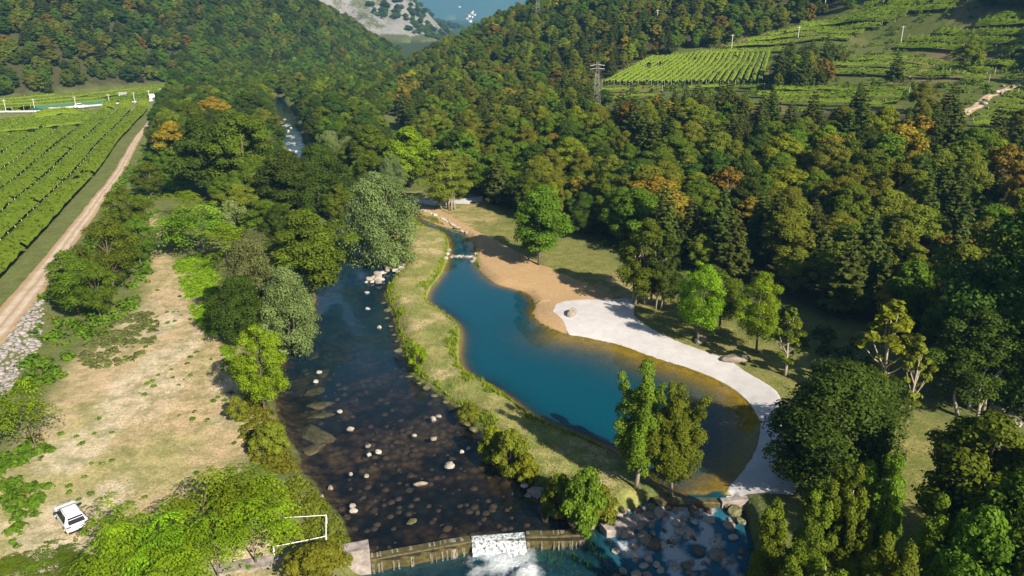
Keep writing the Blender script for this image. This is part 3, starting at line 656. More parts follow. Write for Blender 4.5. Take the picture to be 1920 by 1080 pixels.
for bx, by, ty, w, c, k, lb in ((505,452,375,90,'mid','broad','mid green tree behind the grey-green willows of the left bank'),(452,425,345,80,'olive','broad','olive tree between the bright thicket and the riverside wood'),(335,365,298,65,'mid','locust','small green tree at the head of the narrow sandy path'),
        (525,470,385,75,'dark','broad','dark tree wedged beside the broad green tree over the river'),(480,500,430,75,'willow','willow','small pale willow above the rounded willow point'),(375,352,300,60,'yellowgreen','frond','yellow-green bush at the upper end of the bright thicket'),(425,388,330,65,'mid','broad','low green tree bordering the riverside wood near the pale bush'),(640,425,345,60,'mid','broad','green tree on the left bank at the bend before the big willow')):
    L(k, c, bx, by, ty, w, lb)

# ------------------------------------------------------------------ vineyards
t = NT('vine_canopy'); P_ = t.coord(); n = t.noise(P_, 1.1, 6, .75); r = t.noise(P_, .05, 3)
c = t.mix(n, (.05,.09,.006), (.20,.27,.015)); c = t.mix(t.math('MULTIPLY', r, .5), c, (.13,.18,.02)); M['canopy'] = t.out(t.bsdf(c, .85, n, 1.0, .4, spec=.03))
def vine_row(line, width, label, group, post_step=5.0, hgt=2.0, tilt=.25, leaf=.42, dens=1.6, post_mat='post', pale=False, name='vine_row', cm='vine'):
    line = resample(line, max(4, int(np.linalg.norm(np.diff(line, axis=0), axis=1).sum()/1.2))); n = len(line)
    tg = np.gradient(line, axis=0); tg /= np.linalg.norm(tg, axis=1, keepdims=True); nr = np.stack([-tg[:, 1], tg[:, 0]], 1)
    c0 = line[n//2]; z0 = float(T(*c0)); root = empty(name, (c0[0], c0[1], z0), label=label, cat='vineyard row', group=group)
    m = 6; w = np.linspace(-.5, .5, m); Pw = line[:, None, :] + nr[:, None, :]*(w*width)[None, :, None]
    x, y = Pw[..., 0].ravel(), Pw[..., 1].ravel(); ww = np.tile(w, n)
    z = T(x, y) + hgt + tilt*ww*width*.5 + .22*fbm(x*1.1, y*1.1, 3, 7) - .5*(np.abs(ww) > .49)
    i = np.arange(n*m).reshape(n, m); Fq = np.stack([i[:-1, :-1], i[:-1, 1:], i[1:, 1:], i[1:, :-1]], -1).reshape(-1, 4)
    V = np.stack([x-c0[0], y-c0[1], z-z0], 1)
    keep = fbm(x*.35, y*.35, 2, 77)[Fq].mean(1) > -.85
    obj('canopy', np_mesh('vine_canopy', V, Fq[keep], M['canopy'], True), root)
    rng = np.random.default_rng(int(abs(c0[0]*7+c0[1]*3))); k = int(n*1.2*width*dens)
    a = rng.uniform(0, n-1.001, k); b = rng.uniform(-.5, .5, k); q = a.astype(int); f = (a-q)[:, None]
    p = line[q]*(1-f) + line[np.minimum(q+1, n-1)]*f + nr[q]*(b*width)[:, None]
    C = np.stack([p[:, 0]-c0[0], p[:, 1]-c0[1], T(p[:, 0], p[:, 1]) + hgt + tilt*b*width*.5 + rng.uniform(0, .3, k) - .7*(np.abs(b) > .42)*rng.random(k) - z0], 1)
    me = crown_mesh('vine_leaves', C, rng.normal(size=(k, 3))*.5 + np.array((0, 0, 1)), leaf, rng.random(k), 1.2, rng)
    o = obj('leaves', me, root, kind='stuff'); o.material_slots[0].link = 'OBJECT'; o.material_slots[0].material = LEAF[cm]
    mb = MB(); step = max(1, int(post_step/1.2))
    for j in range(0, n, step):
        px_, py_ = line[j] + nr[j]*width*.5; g = float(T(px_, py_))
        mb.box((px_-c0[0], py_-c0[1], g + hgt*.5 + .1 - z0), (.08, .08, hgt + .2))
    o = mb.build('post', M[post_mat], root, kind='stuff')
    return root
# flat field left of the track: rows beside it, then rows running across
tr_dir = resample(path_l, 60); VSP = 6.2
tgp = np.gradient(tr_dir, axis=0); tgp /= np.linalg.norm(tgp, axis=1, keepdims=True); npl = np.stack([-tgp[:, 1], tgp[:, 0]], 1)
cross_a, cross_b = hit(-60, 262)[:2], hit(240, 232)[:2]; cdir = (cross_b-cross_a)/np.linalg.norm(cross_b-cross_a); cn = np.array((-cdir[1], cdir[0]))
road_mid = road_a.mean(0)
for k in range(26):
    ln = tr_dir + npl*(2.6 + VSP*(k+.5)); s = (ln - cross_a) @ cn
    px = np.array([to_px(p[0], p[1], 1.0)[0] for p in ln]); ok = (s < -2 if k > 2 else ln[:, 1] < 395) & (px > -260) & (ln[:, 1] > 60)
    if ok.sum() < 3: continue
    ln = resample(ln[ok], 40); ln = ln + np.stack([.25*vnoise(ln[:, 1]*.05, ln[:, 1]*0+k, 3)]*2, 1)
    vine_row(ln, VSP - 1.5, 'long green vine pergola row on the flat field beside the dirt track', 'vine rows along the track')
for k in range(24):
    o = cross_a + cn*(2 + 5.6*(k+.5)); A, B = o - cdir*110, o + cdir*170
    q = resample(np.array([A, B]), 120); d1 = seg_dist(q[:, 0], q[:, 1], road_a); lf = inside(q[:, 0], q[:, 1], np.vstack([tr_dir + npl*17, [(-900, 430), (-900, 0)]]))
    px = np.array([to_px(p[0], p[1], 1.0)[0] for p in q]); below = np.array([p[1] < np.interp(p[0], road_a[:, 0], road_a[:, 1]) - 11 for p in q])
    ok = lf & below & (px > -120)
    if ok.sum() < 4: continue
    vine_row(q[ok], 4.3 if k % 4 else 3.6, 'green vine pergola row running across the flat field towards the road', 'vine rows across the field', hgt=2.0)
fa = resample((road_b + nrm*8)[(road_b[:, 0] > -330) & (road_b[:, 1] < 420)], 40); fb = resample(np.array([(-335, 362), (-254, 380), (-205, 462)], float), 40)
for k in range(5):
    vine_row(fa*(1-(k+.4)/5) + fb*((k+.4)/5), 3.4, 'green vine row between the asphalt road and the wooded slope', 'vine rows beyond the road')
# terraces on the right slope
FIELDS = []
def terrace(line_px, width, label, group, **kw):
    q = smooth_line(hits(line_px), 6); FIELDS.append((q, width*.5 + 2.2)); return vine_row(q, width, label, group, **kw)
def field(ax, bx, n, width, label, group, **kw):      # rows joining two sight lines
    A, B = resample(hits(ax), n), resample(hits(bx), n)
    for a, b in zip(A, B):
        q = np.array([a*(1-s)+b*s for s in np.linspace(0, 1, 8)]); FIELDS.append((q, 4.2)); vine_row(q, width, label, group, **kw)
field([(1132,160),(1200,160),(1300,160),(1425,158)], [(1225,112),(1290,106),(1360,104),(1440,104)], 24, 1.5, 'pale vine row with light posts running up the bright hillside field', 'rows of the bright hillside field', post_step=2.5, leaf=.4, cm='vine')
tl, tg_ = 'vine terrace row with a dark open side on the right-hand slope', 'vine terraces on the slope'
for ln, w in (([(1128,176),(1180,175),(1240,172)], 2.4), ([(1130,190),(1180,189),(1235,187)], 2.4), ([(1290,172),(1360,170),(1430,170)], 2.4),
    ([(1335,104),(1400,101),(1480,98)], 3.2), ([(1365,92),(1450,87),(1600,78)], 3.6), ([(1400,82),(1490,72),(1620,66)], 3.6), ([(1440,72),(1520,60),(1650,54)], 3.6), ([(1480,62),(1560,50),(1680,44)], 3.6), ([(1500,50),(1580,40),(1700,34)], 3.6),
    ([(1600,30),(1680,24),(1790,20)], 4), ([(1620,18),(1700,12),(1800,8)], 4), ([(1640,8),(1720,2),(1810,-4)], 4),
    ([(1680,92),(1790,96),(1930,100)], 4), ([(1700,80),(1800,82),(1930,84)], 4), ([(1760,66),(1850,68),(1940,68)], 4), ([(1830,52),(1880,50),(1940,48)], 4), ([(1850,38),(1890,36),(1940,34)], 4),
    ([(1545,140),(1680,146),(1850,156)], 4.2), ([(1560,128),(1690,132),(1860,142)], 4.2), ([(1600,118),(1720,122),(1900,130)], 4.2),
    ([(1430,196),(1540,200),(1680,204)], 4.0), ([(1420,184),(1530,186),(1690,190)], 4.0), ([(1450,174),(1560,175),(1700,178)], 4.0)):
    terrace(ln, w*.66, tl, tg_, hgt=2.2, leaf=.55, post_step=3.2)
for k in range(8):
    a = 1845 + k*4; y = 236 - k*9
    terrace([(1822+k*14, 238-k*11), (1880+k*10, 240-k*10), (1960, 240-k*9)], 1.6, 'thin vine row with white posts below the pale hillside track', 'rows below the hillside track', hgt=1.8, post_step=2.6, post_mat='white')

# ------------------------------------------------------------------ forest on the right slope
rng = np.random.default_rng(11); cand = []
def jitter(x0, x1, y0, y1, s):
    X, Y = np.meshgrid(np.arange(x0, x1, s), np.arange(y0, y1, s)); return np.stack([X.ravel(), Y.ravel()], 1) + rng.uniform(-.42*s, .42*s, (X.size, 2))
near = jitter(-130, 330, 40, 300, 5.6); farp = jitter(-150, 700, 300, 900, 6.8)
pts = np.vstack([near, farp]); d = -sdf_big(pts[:, 0], pts[:, 1], hill_r); pts = pts[d > 2.5]
z = T(pts[:, 0], pts[:, 1]); px, py, dep = to_px(pts[:, 0], pts[:, 1], z + 5); ok = (px > -100) & (px < 2050) & (py > -70) & (py < 1000)
pts, z, px, py, dep = pts[ok], z[ok], px[ok], py[ok], dep[ok]
ok = sdf(pts[:, 0], pts[:, 1], lawn) > 1.5
for q, w in FIELDS: ok &= seg_dist(pts[:, 0], pts[:, 1], q) > w
ok &= seg_dist(pts[:, 0], pts[:, 1], trk) > 6
for (x, y, w) in PLANTED: ok &= np.hypot(pts[:, 0]-x, pts[:, 1]-y) > w*.75
pts, z, px, py, dep = pts[ok], z[ok], px[ok], py[ok], dep[ok]
FP = np.vstack([np.column_stack(to_px(q[:, 0], q[:, 1], T(q[:, 0], q[:, 1]) + 2.0)) for q in (resample(q, max(4, int(len(q)*3))) for q, w in FIELDS)])
_, pyt, _ = to_px(pts[:, 0], pts[:, 1], z + 10.5); _, pyb, _ = to_px(pts[:, 0], pts[:, 1], z); hide = np.zeros(len(pts))
for a, b, c_ in FP: hide += (np.abs(px-a) < 3.2*FPX/dep) & (pyt < b) & (pyb > b) & (dep < c_ - 4)
ok = (hide < 1) | (rng.random(len(pts)) < .05)
pts, z, px, py, dep = pts[ok], z[ok], px[ok], py[ok], dep[ok]
order = np.argsort(dep); pts, z, px, py, dep = pts[order], z[order], px[order], py[order], dep[order]
mixn = fbm(pts[:, 0]*.025, pts[:, 1]*.025, 3, 101); lowfield = np.zeros(len(pts))
def pick(i):
    u = rng.random(); m = mixn[i] + .25*(px[i] > 1200)
    if m > .25 and u < .55 and dep[i] < 420: return 'conifer', 'pine'
    if u < .56: return 'broad', ('dark' if rng.random() < .35 else 'mid')
    if u < .82: return 'broad', 'olive'
    if u < .88: return 'forest', 'rust'
    if u < .94: return 'broad', 'yellowgreen'
    return 'forest', 'yellow' if rng.random() < .12 else 'mid'
SRC = {}
NIND = 215
FCOL = {'pine': ('layered dark', 'pine'), 'dark': ('dark green', 'broadleaf tree'), 'mid': ('mid green', 'broadleaf tree'), 'olive': ('olive green', 'tree'), 'rust': ('rust-brown', 'autumn tree'), 'yellowgreen': ('yellow-green', 'tree'), 'yellow': ('golden', 'tree')}
MARKS = [(np.array(hit(*p)[:2]), s) for p, s in (((1190,560),'behind the top of the gravel beach'), ((1010,497),'behind the lone lawn tree'), ((842,392),'behind the footpath'), ((1350,640),'behind the bright green pair'),
    ((1880,745),'around the huge dark tree'), ((1652,750),'behind the slim yellowish tree'), ((1117,212),'below the lattice pylon'), ((1280,165),'below the bright vine field'), ((1820,215),'below the pale hillside track'), ((1560,200),'below the vine terraces'), ((660,290),'along the river upstream'))]
def forest_label(c, h, w, x, y):
    d = float(-sdf_big(np.array([x]), np.array([y]), hill_r)[0]); m = min(MARKS, key=lambda q: np.hypot(*(q[0]-np.array((x, y)))))
    row = 'at the forest edge' if d < 8 else 'just inside the forest' if d < 20 else 'deep in the forest' if d < 42 else 'high in the forest'
    lim = (10.2, 12.2) if c == 'pine' else (8.0, 9.6); sz = 'small ' if h < lim[0] else 'tall ' if h > lim[1] else ''
    return f'{sz}{FCOL[c][0]} {FCOL[c][1]} {row} {m[1]}'
def tree_size(kind, i):
    h = rng.uniform(5.5, 11.5) if kind != 'conifer' else rng.uniform(8, 14)
    if dep[i] > 300: h *= .85
    return h, h*(rng.uniform(.68, 1.12) if kind != 'conifer' else rng.uniform(.5, .62))
GAPS = []
rest = []
for i in range(len(pts)):
    kind, c = pick(i); h, w = tree_size(kind, i)
    # keep the crowns below the terraces from hiding them
    if i < NIND:
        SRC[(kind, c)] = plant(kind, c, pts[i, 0], pts[i, 1], h, w, forest_label(c, h, w, pts[i, 0], pts[i, 1]), 'forest on the right slope')
    else: rest.append((pts[i, 0], pts[i, 1], z[i]-.1, h, w, kind, c))

# ------------------------------------------------------------------ masses of forest further off
def forest_mass(name, items, srcs, label):
    """items: x, y, z, h, w, source index"""
    A = np.array([it[:5] for it in items], np.float32); idx = np.array([it[5] for it in items], np.int32)
    me = bpy.data.meshes.new(name); me.vertices.add(len(A)); me.vertices.foreach_set('co', A[:, :3].ravel())
    H = np.array([s[1] for s in srcs]); W = np.array([s[2]*2 for s in srcs])
    sc = np.stack([A[:, 4]/W[idx], A[:, 4]/W[idx], A[:, 3]/H[idx]], 1).astype(np.float32)
    me.attributes.new('scl', 'FLOAT_VECTOR', 'POINT').data.foreach_set('vector', sc.ravel())
    me.attributes.new('rot', 'FLOAT', 'POINT').data.foreach_set('value', rng.uniform(0, 6.28, len(A)).astype(np.float32))
    me.attributes.new('idx', 'INT', 'POINT').data.foreach_set('value', idx)
    o = obj(name, me, label=label, cat='forest', kind='stuff')
    ng = bpy.data.node_groups.new(name, 'GeometryNodeTree')
    ng.interface.new_socket('Geometry', in_out='INPUT', socket_type='NodeSocketGeometry'); ng.interface.new_socket('Geometry', in_out='OUTPUT', socket_type='NodeSocketGeometry')
    N = ng.nodes.new; gi, go = N('NodeGroupInput'), N('NodeGroupOutput'); lk = ng.links.new; last = gi.outputs[0]; join = N('GeometryNodeJoinGeometry')
    na = N('GeometryNodeInputNamedAttribute'); na.data_type = 'INT'; na.inputs[0].default_value = 'idx'
    ns = N('GeometryNodeInputNamedAttribute'); ns.data_type = 'FLOAT_VECTOR'; ns.inputs[0].default_value = 'scl'
    nr_ = N('GeometryNodeInputNamedAttribute'); nr_.data_type = 'FLOAT'; nr_.inputs[0].default_value = 'rot'
    cx = N('ShaderNodeCombineXYZ'); lk(nr_.outputs[0], cx.inputs[2])
    for k, (so_, h0, r0) in enumerate(srcs):
        oi = N('GeometryNodeObjectInfo'); oi.transform_space = 'ORIGINAL'; oi.inputs['Object'].default_value = so_; oi.inputs['As Instance'].default_value = True
        cp = N('FunctionNodeCompare'); cp.data_type = 'INT'; cp.operation = 'EQUAL'; lk(na.outputs[0], cp.inputs[2]); cp.inputs[3].default_value = k
        ip = N('GeometryNodeInstanceOnPoints'); lk(gi.outputs[0], ip.inputs['Points']); lk(cp.outputs[0], ip.inputs['Selection']); lk(oi.outputs['Geometry'], ip.inputs['Instance'])
        lk(cx.outputs[0], ip.inputs['Rotation']); lk(ns.outputs[0], ip.inputs['Scale']); lk(ip.outputs[0], join.inputs[0])
    lk(join.outputs[0], go.inputs[0])
    md = o.modifiers.new('spread', 'NODES'); md.node_group = ng
    return o
def size_of(c):
    for lst in PROTO.values():
        for cr, tr, h0, r0 in lst:
            if cr is c.data: return h0, r0
keys = [k for k in SRC]; srcs = [(SRC[k], *size_of(SRC[k])) for k in keys]
def kidx(kind, c):
    if (kind, c) in keys: return keys.index((kind, c))
    return rng.integers(0, len(keys))
forest_mass('hillside_forest', [(x, y, zz, h, w, kidx(k, c)) for x, y, zz, h, w, k, c in rest], srcs, 'mixed green and rust forest covering the upper right-hand slope')
# left slope
lp = jitter(-760, -60, 370, 930, 6.4); dl = -sdf_big(lp[:, 0], lp[:, 1], hill_l); lp = lp[dl > 2]; zl = T(lp[:, 0], lp[:, 1]); px, py, dep = to_px(lp[:, 0], lp[:, 1], zl + 5)
ok = (px > -80) & (px < 1100) & (py > -60); lp, zl = lp[ok], zl[ok]; mn = fbm(lp[:, 0]*.02, lp[:, 1]*.02, 3, 7); items = []
for i in range(len(lp)):
    u = rng.random()
    c = ('broad', 'dark') if u < .3 else ('broad', 'mid') if u < .55 else ('broad', 'olive') if u < .82 else ('forest', 'rust') if u < .85 else ('conifer', 'pine') if u < .97 else ('broad', 'yellowgreen')
    h = rng.uniform(5, 11); items.append((lp[i, 0], lp[i, 1], zl[i]-.1, h, h*rng.uniform(.8, 1.15), kidx(*c)))
forest_mass('left_slope_forest', items, srcs, 'dense dark green forest covering the left-hand slope behind the road')
# wooded parts of the cliffs and the ridge behind
fp_ = np.vstack([jitter(-520, -90, 1050, 1500, 10), jitter(-700, -110, 1830, 2300, 13)]); d2 = np.maximum(-sdf_big(fp_[:, 0], fp_[:, 1], hill_l2), -sdf_big(fp_[:, 0], fp_[:, 1], hill_l3))
nk = fbm(fp_[:, 0]*.02, fp_[:, 1]*.02, 3, 72); fp_ = fp_[(d2 > 0) & ((nk > .1) | (fp_[:, 1] > 1700))]
items = []
for x, y in fp_:
    h = rng.uniform(6, 10); items.append((x, y, float(T(x, y))-.2, h, h*rng.uniform(.9, 1.5), kidx('broad', 'dark' if rng.random() < .4 else 'mid')))
forest_mass('cliff_wood', items, srcs, 'patches of wood on the grey cliffs and low ridge far up the valley')
# valley floor wood beyond the named trees
woods = [smooth_line(GP([(300,262),(335,190),(480,168),(505,200),(515,255),(530,295),(598,370),(605,400),(520,405),(420,380),(355,330),(315,318)]), 3, True),
         smooth_line(GP([(560,205),(640,165),(720,150),(770,190),(700,230),(760,320),(770,362),(690,400),(640,345),(590,295),(575,262),(568,235)]), 3, True),
         smooth_line(GP([(338,186),(345,150),(430,133),(640,116),(745,112),(740,150),(600,172),(520,190)]), 2, True)]
wl = []
for poly, s in zip(woods, (5.4, 5.6, 7)):
    p = jitter(*[f for ab in zip(poly.min(0), poly.max(0)) for f in ab], s); p = p[inside(p[:, 0], p[:, 1], poly)]
    p = p[(sdf(p[:, 0], p[:, 1], river_poly) > 1.0)]; p = p[-sdf_big(p[:, 0], p[:, 1], hill_r) < 2.5]
    for x, y, w in PLANTED: p = p[np.hypot(p[:, 0]-x, p[:, 1]-y) > w*.7]
    p = p[seg_dist(p[:, 0], p[:, 1], fp) > 3] if len(p) else p
    pp = smooth_line(GP([(632,262),(637,242),(648,222),(652,205)]), 3); p = p[seg_dist(p[:, 0], p[:, 1], pp) > 4.5]
    wl += [tuple(q) for q in p]
def blocks_river(x, y):
    zz = float(T(x, y)); a, pb, dp_ = to_px(x, y, zz); pt = to_px(x, y, zz+9)[1]; m_ = 3.6*FPX/dp_
    return pb > 212 and pt < 290 and y < 330 and a + m_ > np.interp(.5*(pt+pb), [205, 290], [520, 545]) and a - m_ < np.interp(.5*(pt+pb), [205, 290], [556, 580])
wl = [q for q in wl if not blocks_river(*q)]
wl.sort(key=lambda q: q[1]); wm = []
for i, (x, y) in enumerate(wl):
    u = rng.random(); c = 'dark' if u < .3 else 'mid' if u < .75 else 'willow' if u < .86 else 'olive' if u < .95 else 'yellowgreen'; h = rng.uniform(6.5, 11)
    k = 'willow' if c == 'willow' else 'broad'
    if i < 60:
        plant(k, c, x, y, h, h*rng.uniform(.7, .9), {'dark': 'dark green tree in the wood along the river upstream', 'mid': 'mid green tree in the wood along the river upstream', 'willow': 'pale grey-green willow in the wood along the river upstream',
              'olive': 'olive green tree in the wood along the river upstream', 'yellowgreen': 'yellow-green tree in the wood along the river upstream'}[c], 'wood along the river')
    else: wm.append((x, y, float(T(x, y))-.1, h, h*rng.uniform(.75, 1.05), kidx('broad', 'mid' if c == 'willow' else c)))
forest_mass('valley_wood', wm, srcs, 'distant wood filling the narrowing valley floor upstream')
#@@PART3
# ------------------------------------------------------------------ boulders
def rock_mesh(name, seed, sub=2, flat=.7, mat='rock'):
    bm = bmesh.new(); bmesh.ops.create_icosphere(bm, subdivisions=sub, radius=1.0); rg = np.random.default_rng(seed)
    planes = rg.normal(size=(9, 3)); planes /= np.linalg.norm(planes, axis=1, keepdims=True); dd = rg.uniform(.55, .9, 9)
    sc = rg.uniform(.75, 1.25, 3)
    for v in bm.verts:
        p = np.array(v.co)
        for n, q in zip(planes, dd):
            s = p @ n
            if s > q: p = p - n*(s-q)*.9
        p = p*(1 + .06*rg.normal())
        v.co = (p[0]*sc[0], p[1]*sc[1], p[2]*flat)
    me = bpy.data.meshes.new(name); bm.to_mesh(me); bm.free(); me.materials.append(M[mat]); return me
ROCKS = [rock_mesh('boulder', 300+i) for i in range(6)]; WROCKS = [rock_mesh('wet_boulder', 320+i, 2, .7, 'wetrock') for i in range(6)]
SLABS = [rock_mesh('rock_slab', 340+i, 2, .35, 'slab') for i in range(3)]
rr = random.Random(5)
def rock(px, py, size, z, label, group=None, lst=ROCKS, sc=(1, 1, 1), name='boulder', world=False):
    x, y = (px, py) if world else G(px, py, z)
    o = obj(name, rr.choice(lst), loc=(x, y, z), label=label, cat='rock', group=group)
    o.rotation_euler = (rr.uniform(-.2, .2), rr.uniform(-.2, .2), rr.uniform(0, 6.28)); o.scale = tuple(size*.5*s for s in sc); return o
lab, grp = 'pale dry-topped boulder poking out of the dark river', 'boulders in the river'
for px, py, s in ((658,805,.9),(690,836,.6),(692,853,.7),(710,848,.7),(813,786,1.1),(823,781,.7),(812,823,.9),(866,847,.7),(878,841,.6),(843,873,1.0),(658,889,.6),(687,893,.7),(663,958,.8),(661,948,.6),(983,911,.8),(990,929,.7),(777,816,.5),(637,772,.7),(620,915,.8),(604,931,.6),(592,716,.9),(598,698,.7),(688,549,.9),(687,529,.7),(652,457,.9),(640,428,.8),(690,579,.7),(712,614,1.0),(660,470,.8),(632,446,.7),(668,440,.8)):
    rock(px, py, s, RIV_Z + .02, lab, grp)
rock(788, 908, 1.3, RIV_Z, 'long flat pale stone lying in mid river', sc=(1.3, .5, .6)).rotation_euler = (0, 0, .2)
rock(772, 977, 1.4, RIV_Z, 'yellowish flat stone in the river above the weir', sc=(1.1, .7, .5), lst=SLABS)
rock(1008, 925, 2.4, RIV_Z - .1, 'big dark boulder against the spit bank above the weir', lst=WROCKS)
for px, py, s in ((540,246,1.6),(548,258,1.8),(536,236,1.3),(552,270,1.6),(543,282,1.4),(556,284,1.2),(534,224,1.3),(546,240,1.1)):
    rock(px, py, s, RIV_Z + .05, 'pale boulder in the distant white-water reach of the river', 'boulders of the upper rapids')
for k in range(34):
    t_ = rr.random(); px = 695 + 72*t_ + rr.uniform(-4, 4); py = 527 - 36*t_ + rr.uniform(-9, 9)
    rock(px, py, rr.uniform(.7, 1.5), RIV_Z + rr.uniform(.05, .5), 'white rubble boulder in the pile on the bank below the willow', 'rubble pile below the willow')
for px, py in ((723,568),(727,582),(731,597),(735,612),(739,628),(744,640),(752,658),(758,672),(764,690),(772,706),(790,718),(806,728),(822,742),(838,754),(854,768),(868,782),(880,796),(892,806)):
    rock(px-4+rr.uniform(-3, 3), py, rr.uniform(1.0, 1.9), RIV_Z - .02, 'flat grey stone lining the river edge of the grass spit', 'edge stones of the spit', SLABS, sc=(1, .8, .6))
for px, py, s in ((598,820,5.2),(600,760,3.6),(608,700,2.6),(590,735,2.8),(604,780,3.0),(585,845,3.2),(1020,960,2.2),(590,668,2.4)):
    rock(px, py, s, RIV_Z - .10 - s*.13, 'broad algae-covered slab just under water along the left bank' if px < 1000 else 'algae-covered slab under water beside the spit tip', 'submerged slabs' if px < 1000 else None, SLABS, sc=(.75, 1.2, .7), name='rock_slab')
RAP = [(1177,1007,1.7),(1213,977,1.2),(1233,973,1.6),(1220,992,1.1),(1197,995,1.2),(1227,1023,1.8),(1207,1013,1.6),(1190,1025,1.0),(1270,990,1.1),(1275,1003,1.0),(1213,1072,1.1),(1265,1055,.9),(1190,1040,1.0),(1193,1070,1.1),(1297,967,1.3),(1290,1002,1.3),(1307,1032,1.2),(1343,1040,1.5),(1287,1057,1.3),(1367,993,1.0),(1328,985,1.2),(1255,965,1.0)]
for k in range(110): RAP.append((rr.uniform(1152, 1395), rr.uniform(958, 1100), rr.uniform(.35, .95)))
for px, py, s in RAP:
    x, y = G(px, py, LOW_Z+.6); zz = float(low_z(np.array([x]), np.array([y]))[0])
    rock(x, y, s, zz + .08*s, 'brown-grey boulder among the rapids below the pool outlet' if s < 1.5 else 'large pale boulder among the rapids below the pool outlet', 'boulders of the rapids' if s < 1.5 else 'large boulders of the rapids', WROCKS if rr.random() < .6 else ROCKS, world=True)
for px, py, s in ((1363,946,1.4),(1378,958,2.0),(1388,975,1.4),(1262,937,1.6),(1238,944,1.4),(1222,950,1.2)):
    rock(px, py, s, POOL_Z - .2, 'angular grey block edging the pool outlet', 'blocks at the pool outlet', SLABS, sc=(1, .8, 1.2))
def ground_rock(px, py, s, label, **kw):
    p = hit(px, py); return rock(p[0], p[1], s, p[2] + s*.12, label, world=True, **kw)
ground_rock(1072, 590, 2.3, 'large white boulder alone on the upper end of the gravel beach', sc=(1.1, .8, .9))
ground_rock(1312, 640, 2.2, 'blue-grey boulder under the bright green tree behind the beach', sc=(1.2, .7, .8))
ground_rock(1378, 676, 2.8, 'long pale boulder on the landward rim of the gravel beach', sc=(1.3, .6, .6))
ground_rock(1866, 772, 2.2, 'rough brown-grey boulder by the path at the dark tree'); ground_rock(1902, 762, 2.0, 'tall pale boulder on the right of the path by the dark tree'); ground_rock(1900, 795, 2.4, 'flat grey boulder on the near side of the path by the dark tree', sc=(1.2, .8, .5))
for px, py in ((838,478),(842,470),(836,486),(886,470),(892,478),(890,486),(886,492)): ground_rock(px, py, 1.1, 'white stone at the end of the little dam at the pool inlet', group='stones beside the inlet dam')
for k in range(12): rock(846 + k*3.6, 481 + rr.uniform(-1.5, 1.5), rr.uniform(.5, .9), POOL_Z + .02, 'low stone in the row damming the pool inlet', 'stones of the inlet dam')
for k in range(26):
    t_ = k/25; px = 782 + 92*t_; py = 396 + 46*t_**1.5 + rr.uniform(-2, 2) - 3; ground_rock(px, py, rr.uniform(.6, 1.2), 'white stone edging the inlet channel of the pool', group='edging stones of the inlet channel')
for px, py, s in ((1805,216,2.5),(1845,196,2.0),(1867,176,2.4),(1880,163,1.6)): ground_rock(px, py, s, 'white rock beside the pale hillside track', group='rocks along the hillside track')
def merged_rocks(name, pts, label, cat, mat='rock', lo=.25, hi=.6):
    V = []; F = []; src = [rock_mesh('stone_shape', 400+i, 1, .7) for i in range(4)]
    for x, y in pts:
        me = rr.choice(src); s = rr.uniform(lo, hi); a = rr.uniform(0, 6.28); b = len(V); z = float(T(x, y))
        for v in me.vertices: V.append((x + s*(v.co.x*math.cos(a)-v.co.y*math.sin(a)), y + s*(v.co.x*math.sin(a)+v.co.y*math.cos(a)), z + s*v.co.z*.8))
        F += [tuple(i+b for i in p.vertices) for p in me.polygons]
    for me in src: bpy.data.meshes.remove(me)
    return obj(name, np_mesh(name, np.array(V), np.array(F), M[mat]), label=label, cat=cat, kind='stuff')
rip = smooth_line(GP([(-60,715),(0,655),(76,560),(82,575),(70,640),(30,700),(0,745),(-80,800)], .6), 3, True)
p = jitter(rip[:, 0].min(), rip[:, 0].max(), rip[:, 1].min(), rip[:, 1].max(), .62); p = p[inside(p[:, 0], p[:, 1], rip)]
merged_rocks('riprap', p[:1500], 'grey rubble slope below the dirt track', 'rubble', 'rubble')
bp = np.vstack([beach_in, beach_out[::-1]]); p = np.random.default_rng(3).uniform(bp.min(0), bp.max(0), (5200, 2)); p = p[inside(p[:, 0], p[:, 1], bp)]; merged_rocks('beach_stones', p, 'loose pale stones strewn over the gravel beach', 'stones', 'rock', .04, .13)
p = jitter(-16, 8, 46, 75, .9); p = p[(sdf(p[:, 0], p[:, 1], river_poly) < -.3) & (rng.random(len(p)) < .35)]
p2 = jitter(-45, 10, 75, 130, 1.3); p2 = p2[(sdf(p2[:, 0], p2[:, 1], river_poly) < -.3) & (rng.random(len(p2)) < .3)]
merged_rocks('river_bed_stones', np.vstack([p, p2]), 'dark stones seen through the water on the river bed', 'stones', 'bedstone', .15, .55)

# ------------------------------------------------------------------ weir, walls
def wall_run(a, b, top, bottom, thick, n=1, wob=0.0):
    mb = MB(); a, b = np.array(a), np.array(b); d = b-a; L_ = np.linalg.norm(d); rz = math.atan2(d[1], d[0]); m = .5*(a+b)
    k = max(2, int(L_/.8)); V = []; nr = np.array((-d[1], d[0]))/L_
    for i in range(k+1):
        q = a + d*i/k; w = wob*rr.uniform(-1, 1); h = wob*rr.uniform(-1, 1)
        for sgn, z in ((-1, bottom), (-1, top+h), (-.8, top+.07+h), (.8, top+.07+h), (1, top+h), (1, bottom)): V.append((*(q + nr*(sgn*thick*.5 + w*.5)), z))
    F = []
    for i in range(k):
        for j in range(5): F.append((i*6+j, i*6+j+1, (i+1)*6+j+1, (i+1)*6+j))
    F.append((0, 1, 2, 3, 4, 5)); F.append(tuple(k*6+j for j in (5, 4, 3, 2, 1, 0)))
    return mb.add(V, F)
wr = empty('weir', (*weir[1], LOW_Z-.6), label='low mossy weir with a white-water gap across the river', cat='weir')
o = np.array((*weir[1], LOW_Z-.6))
def loc_mb(mb): return MB().add([tuple(np.array(v)-o) for v in mb.v], mb.f)
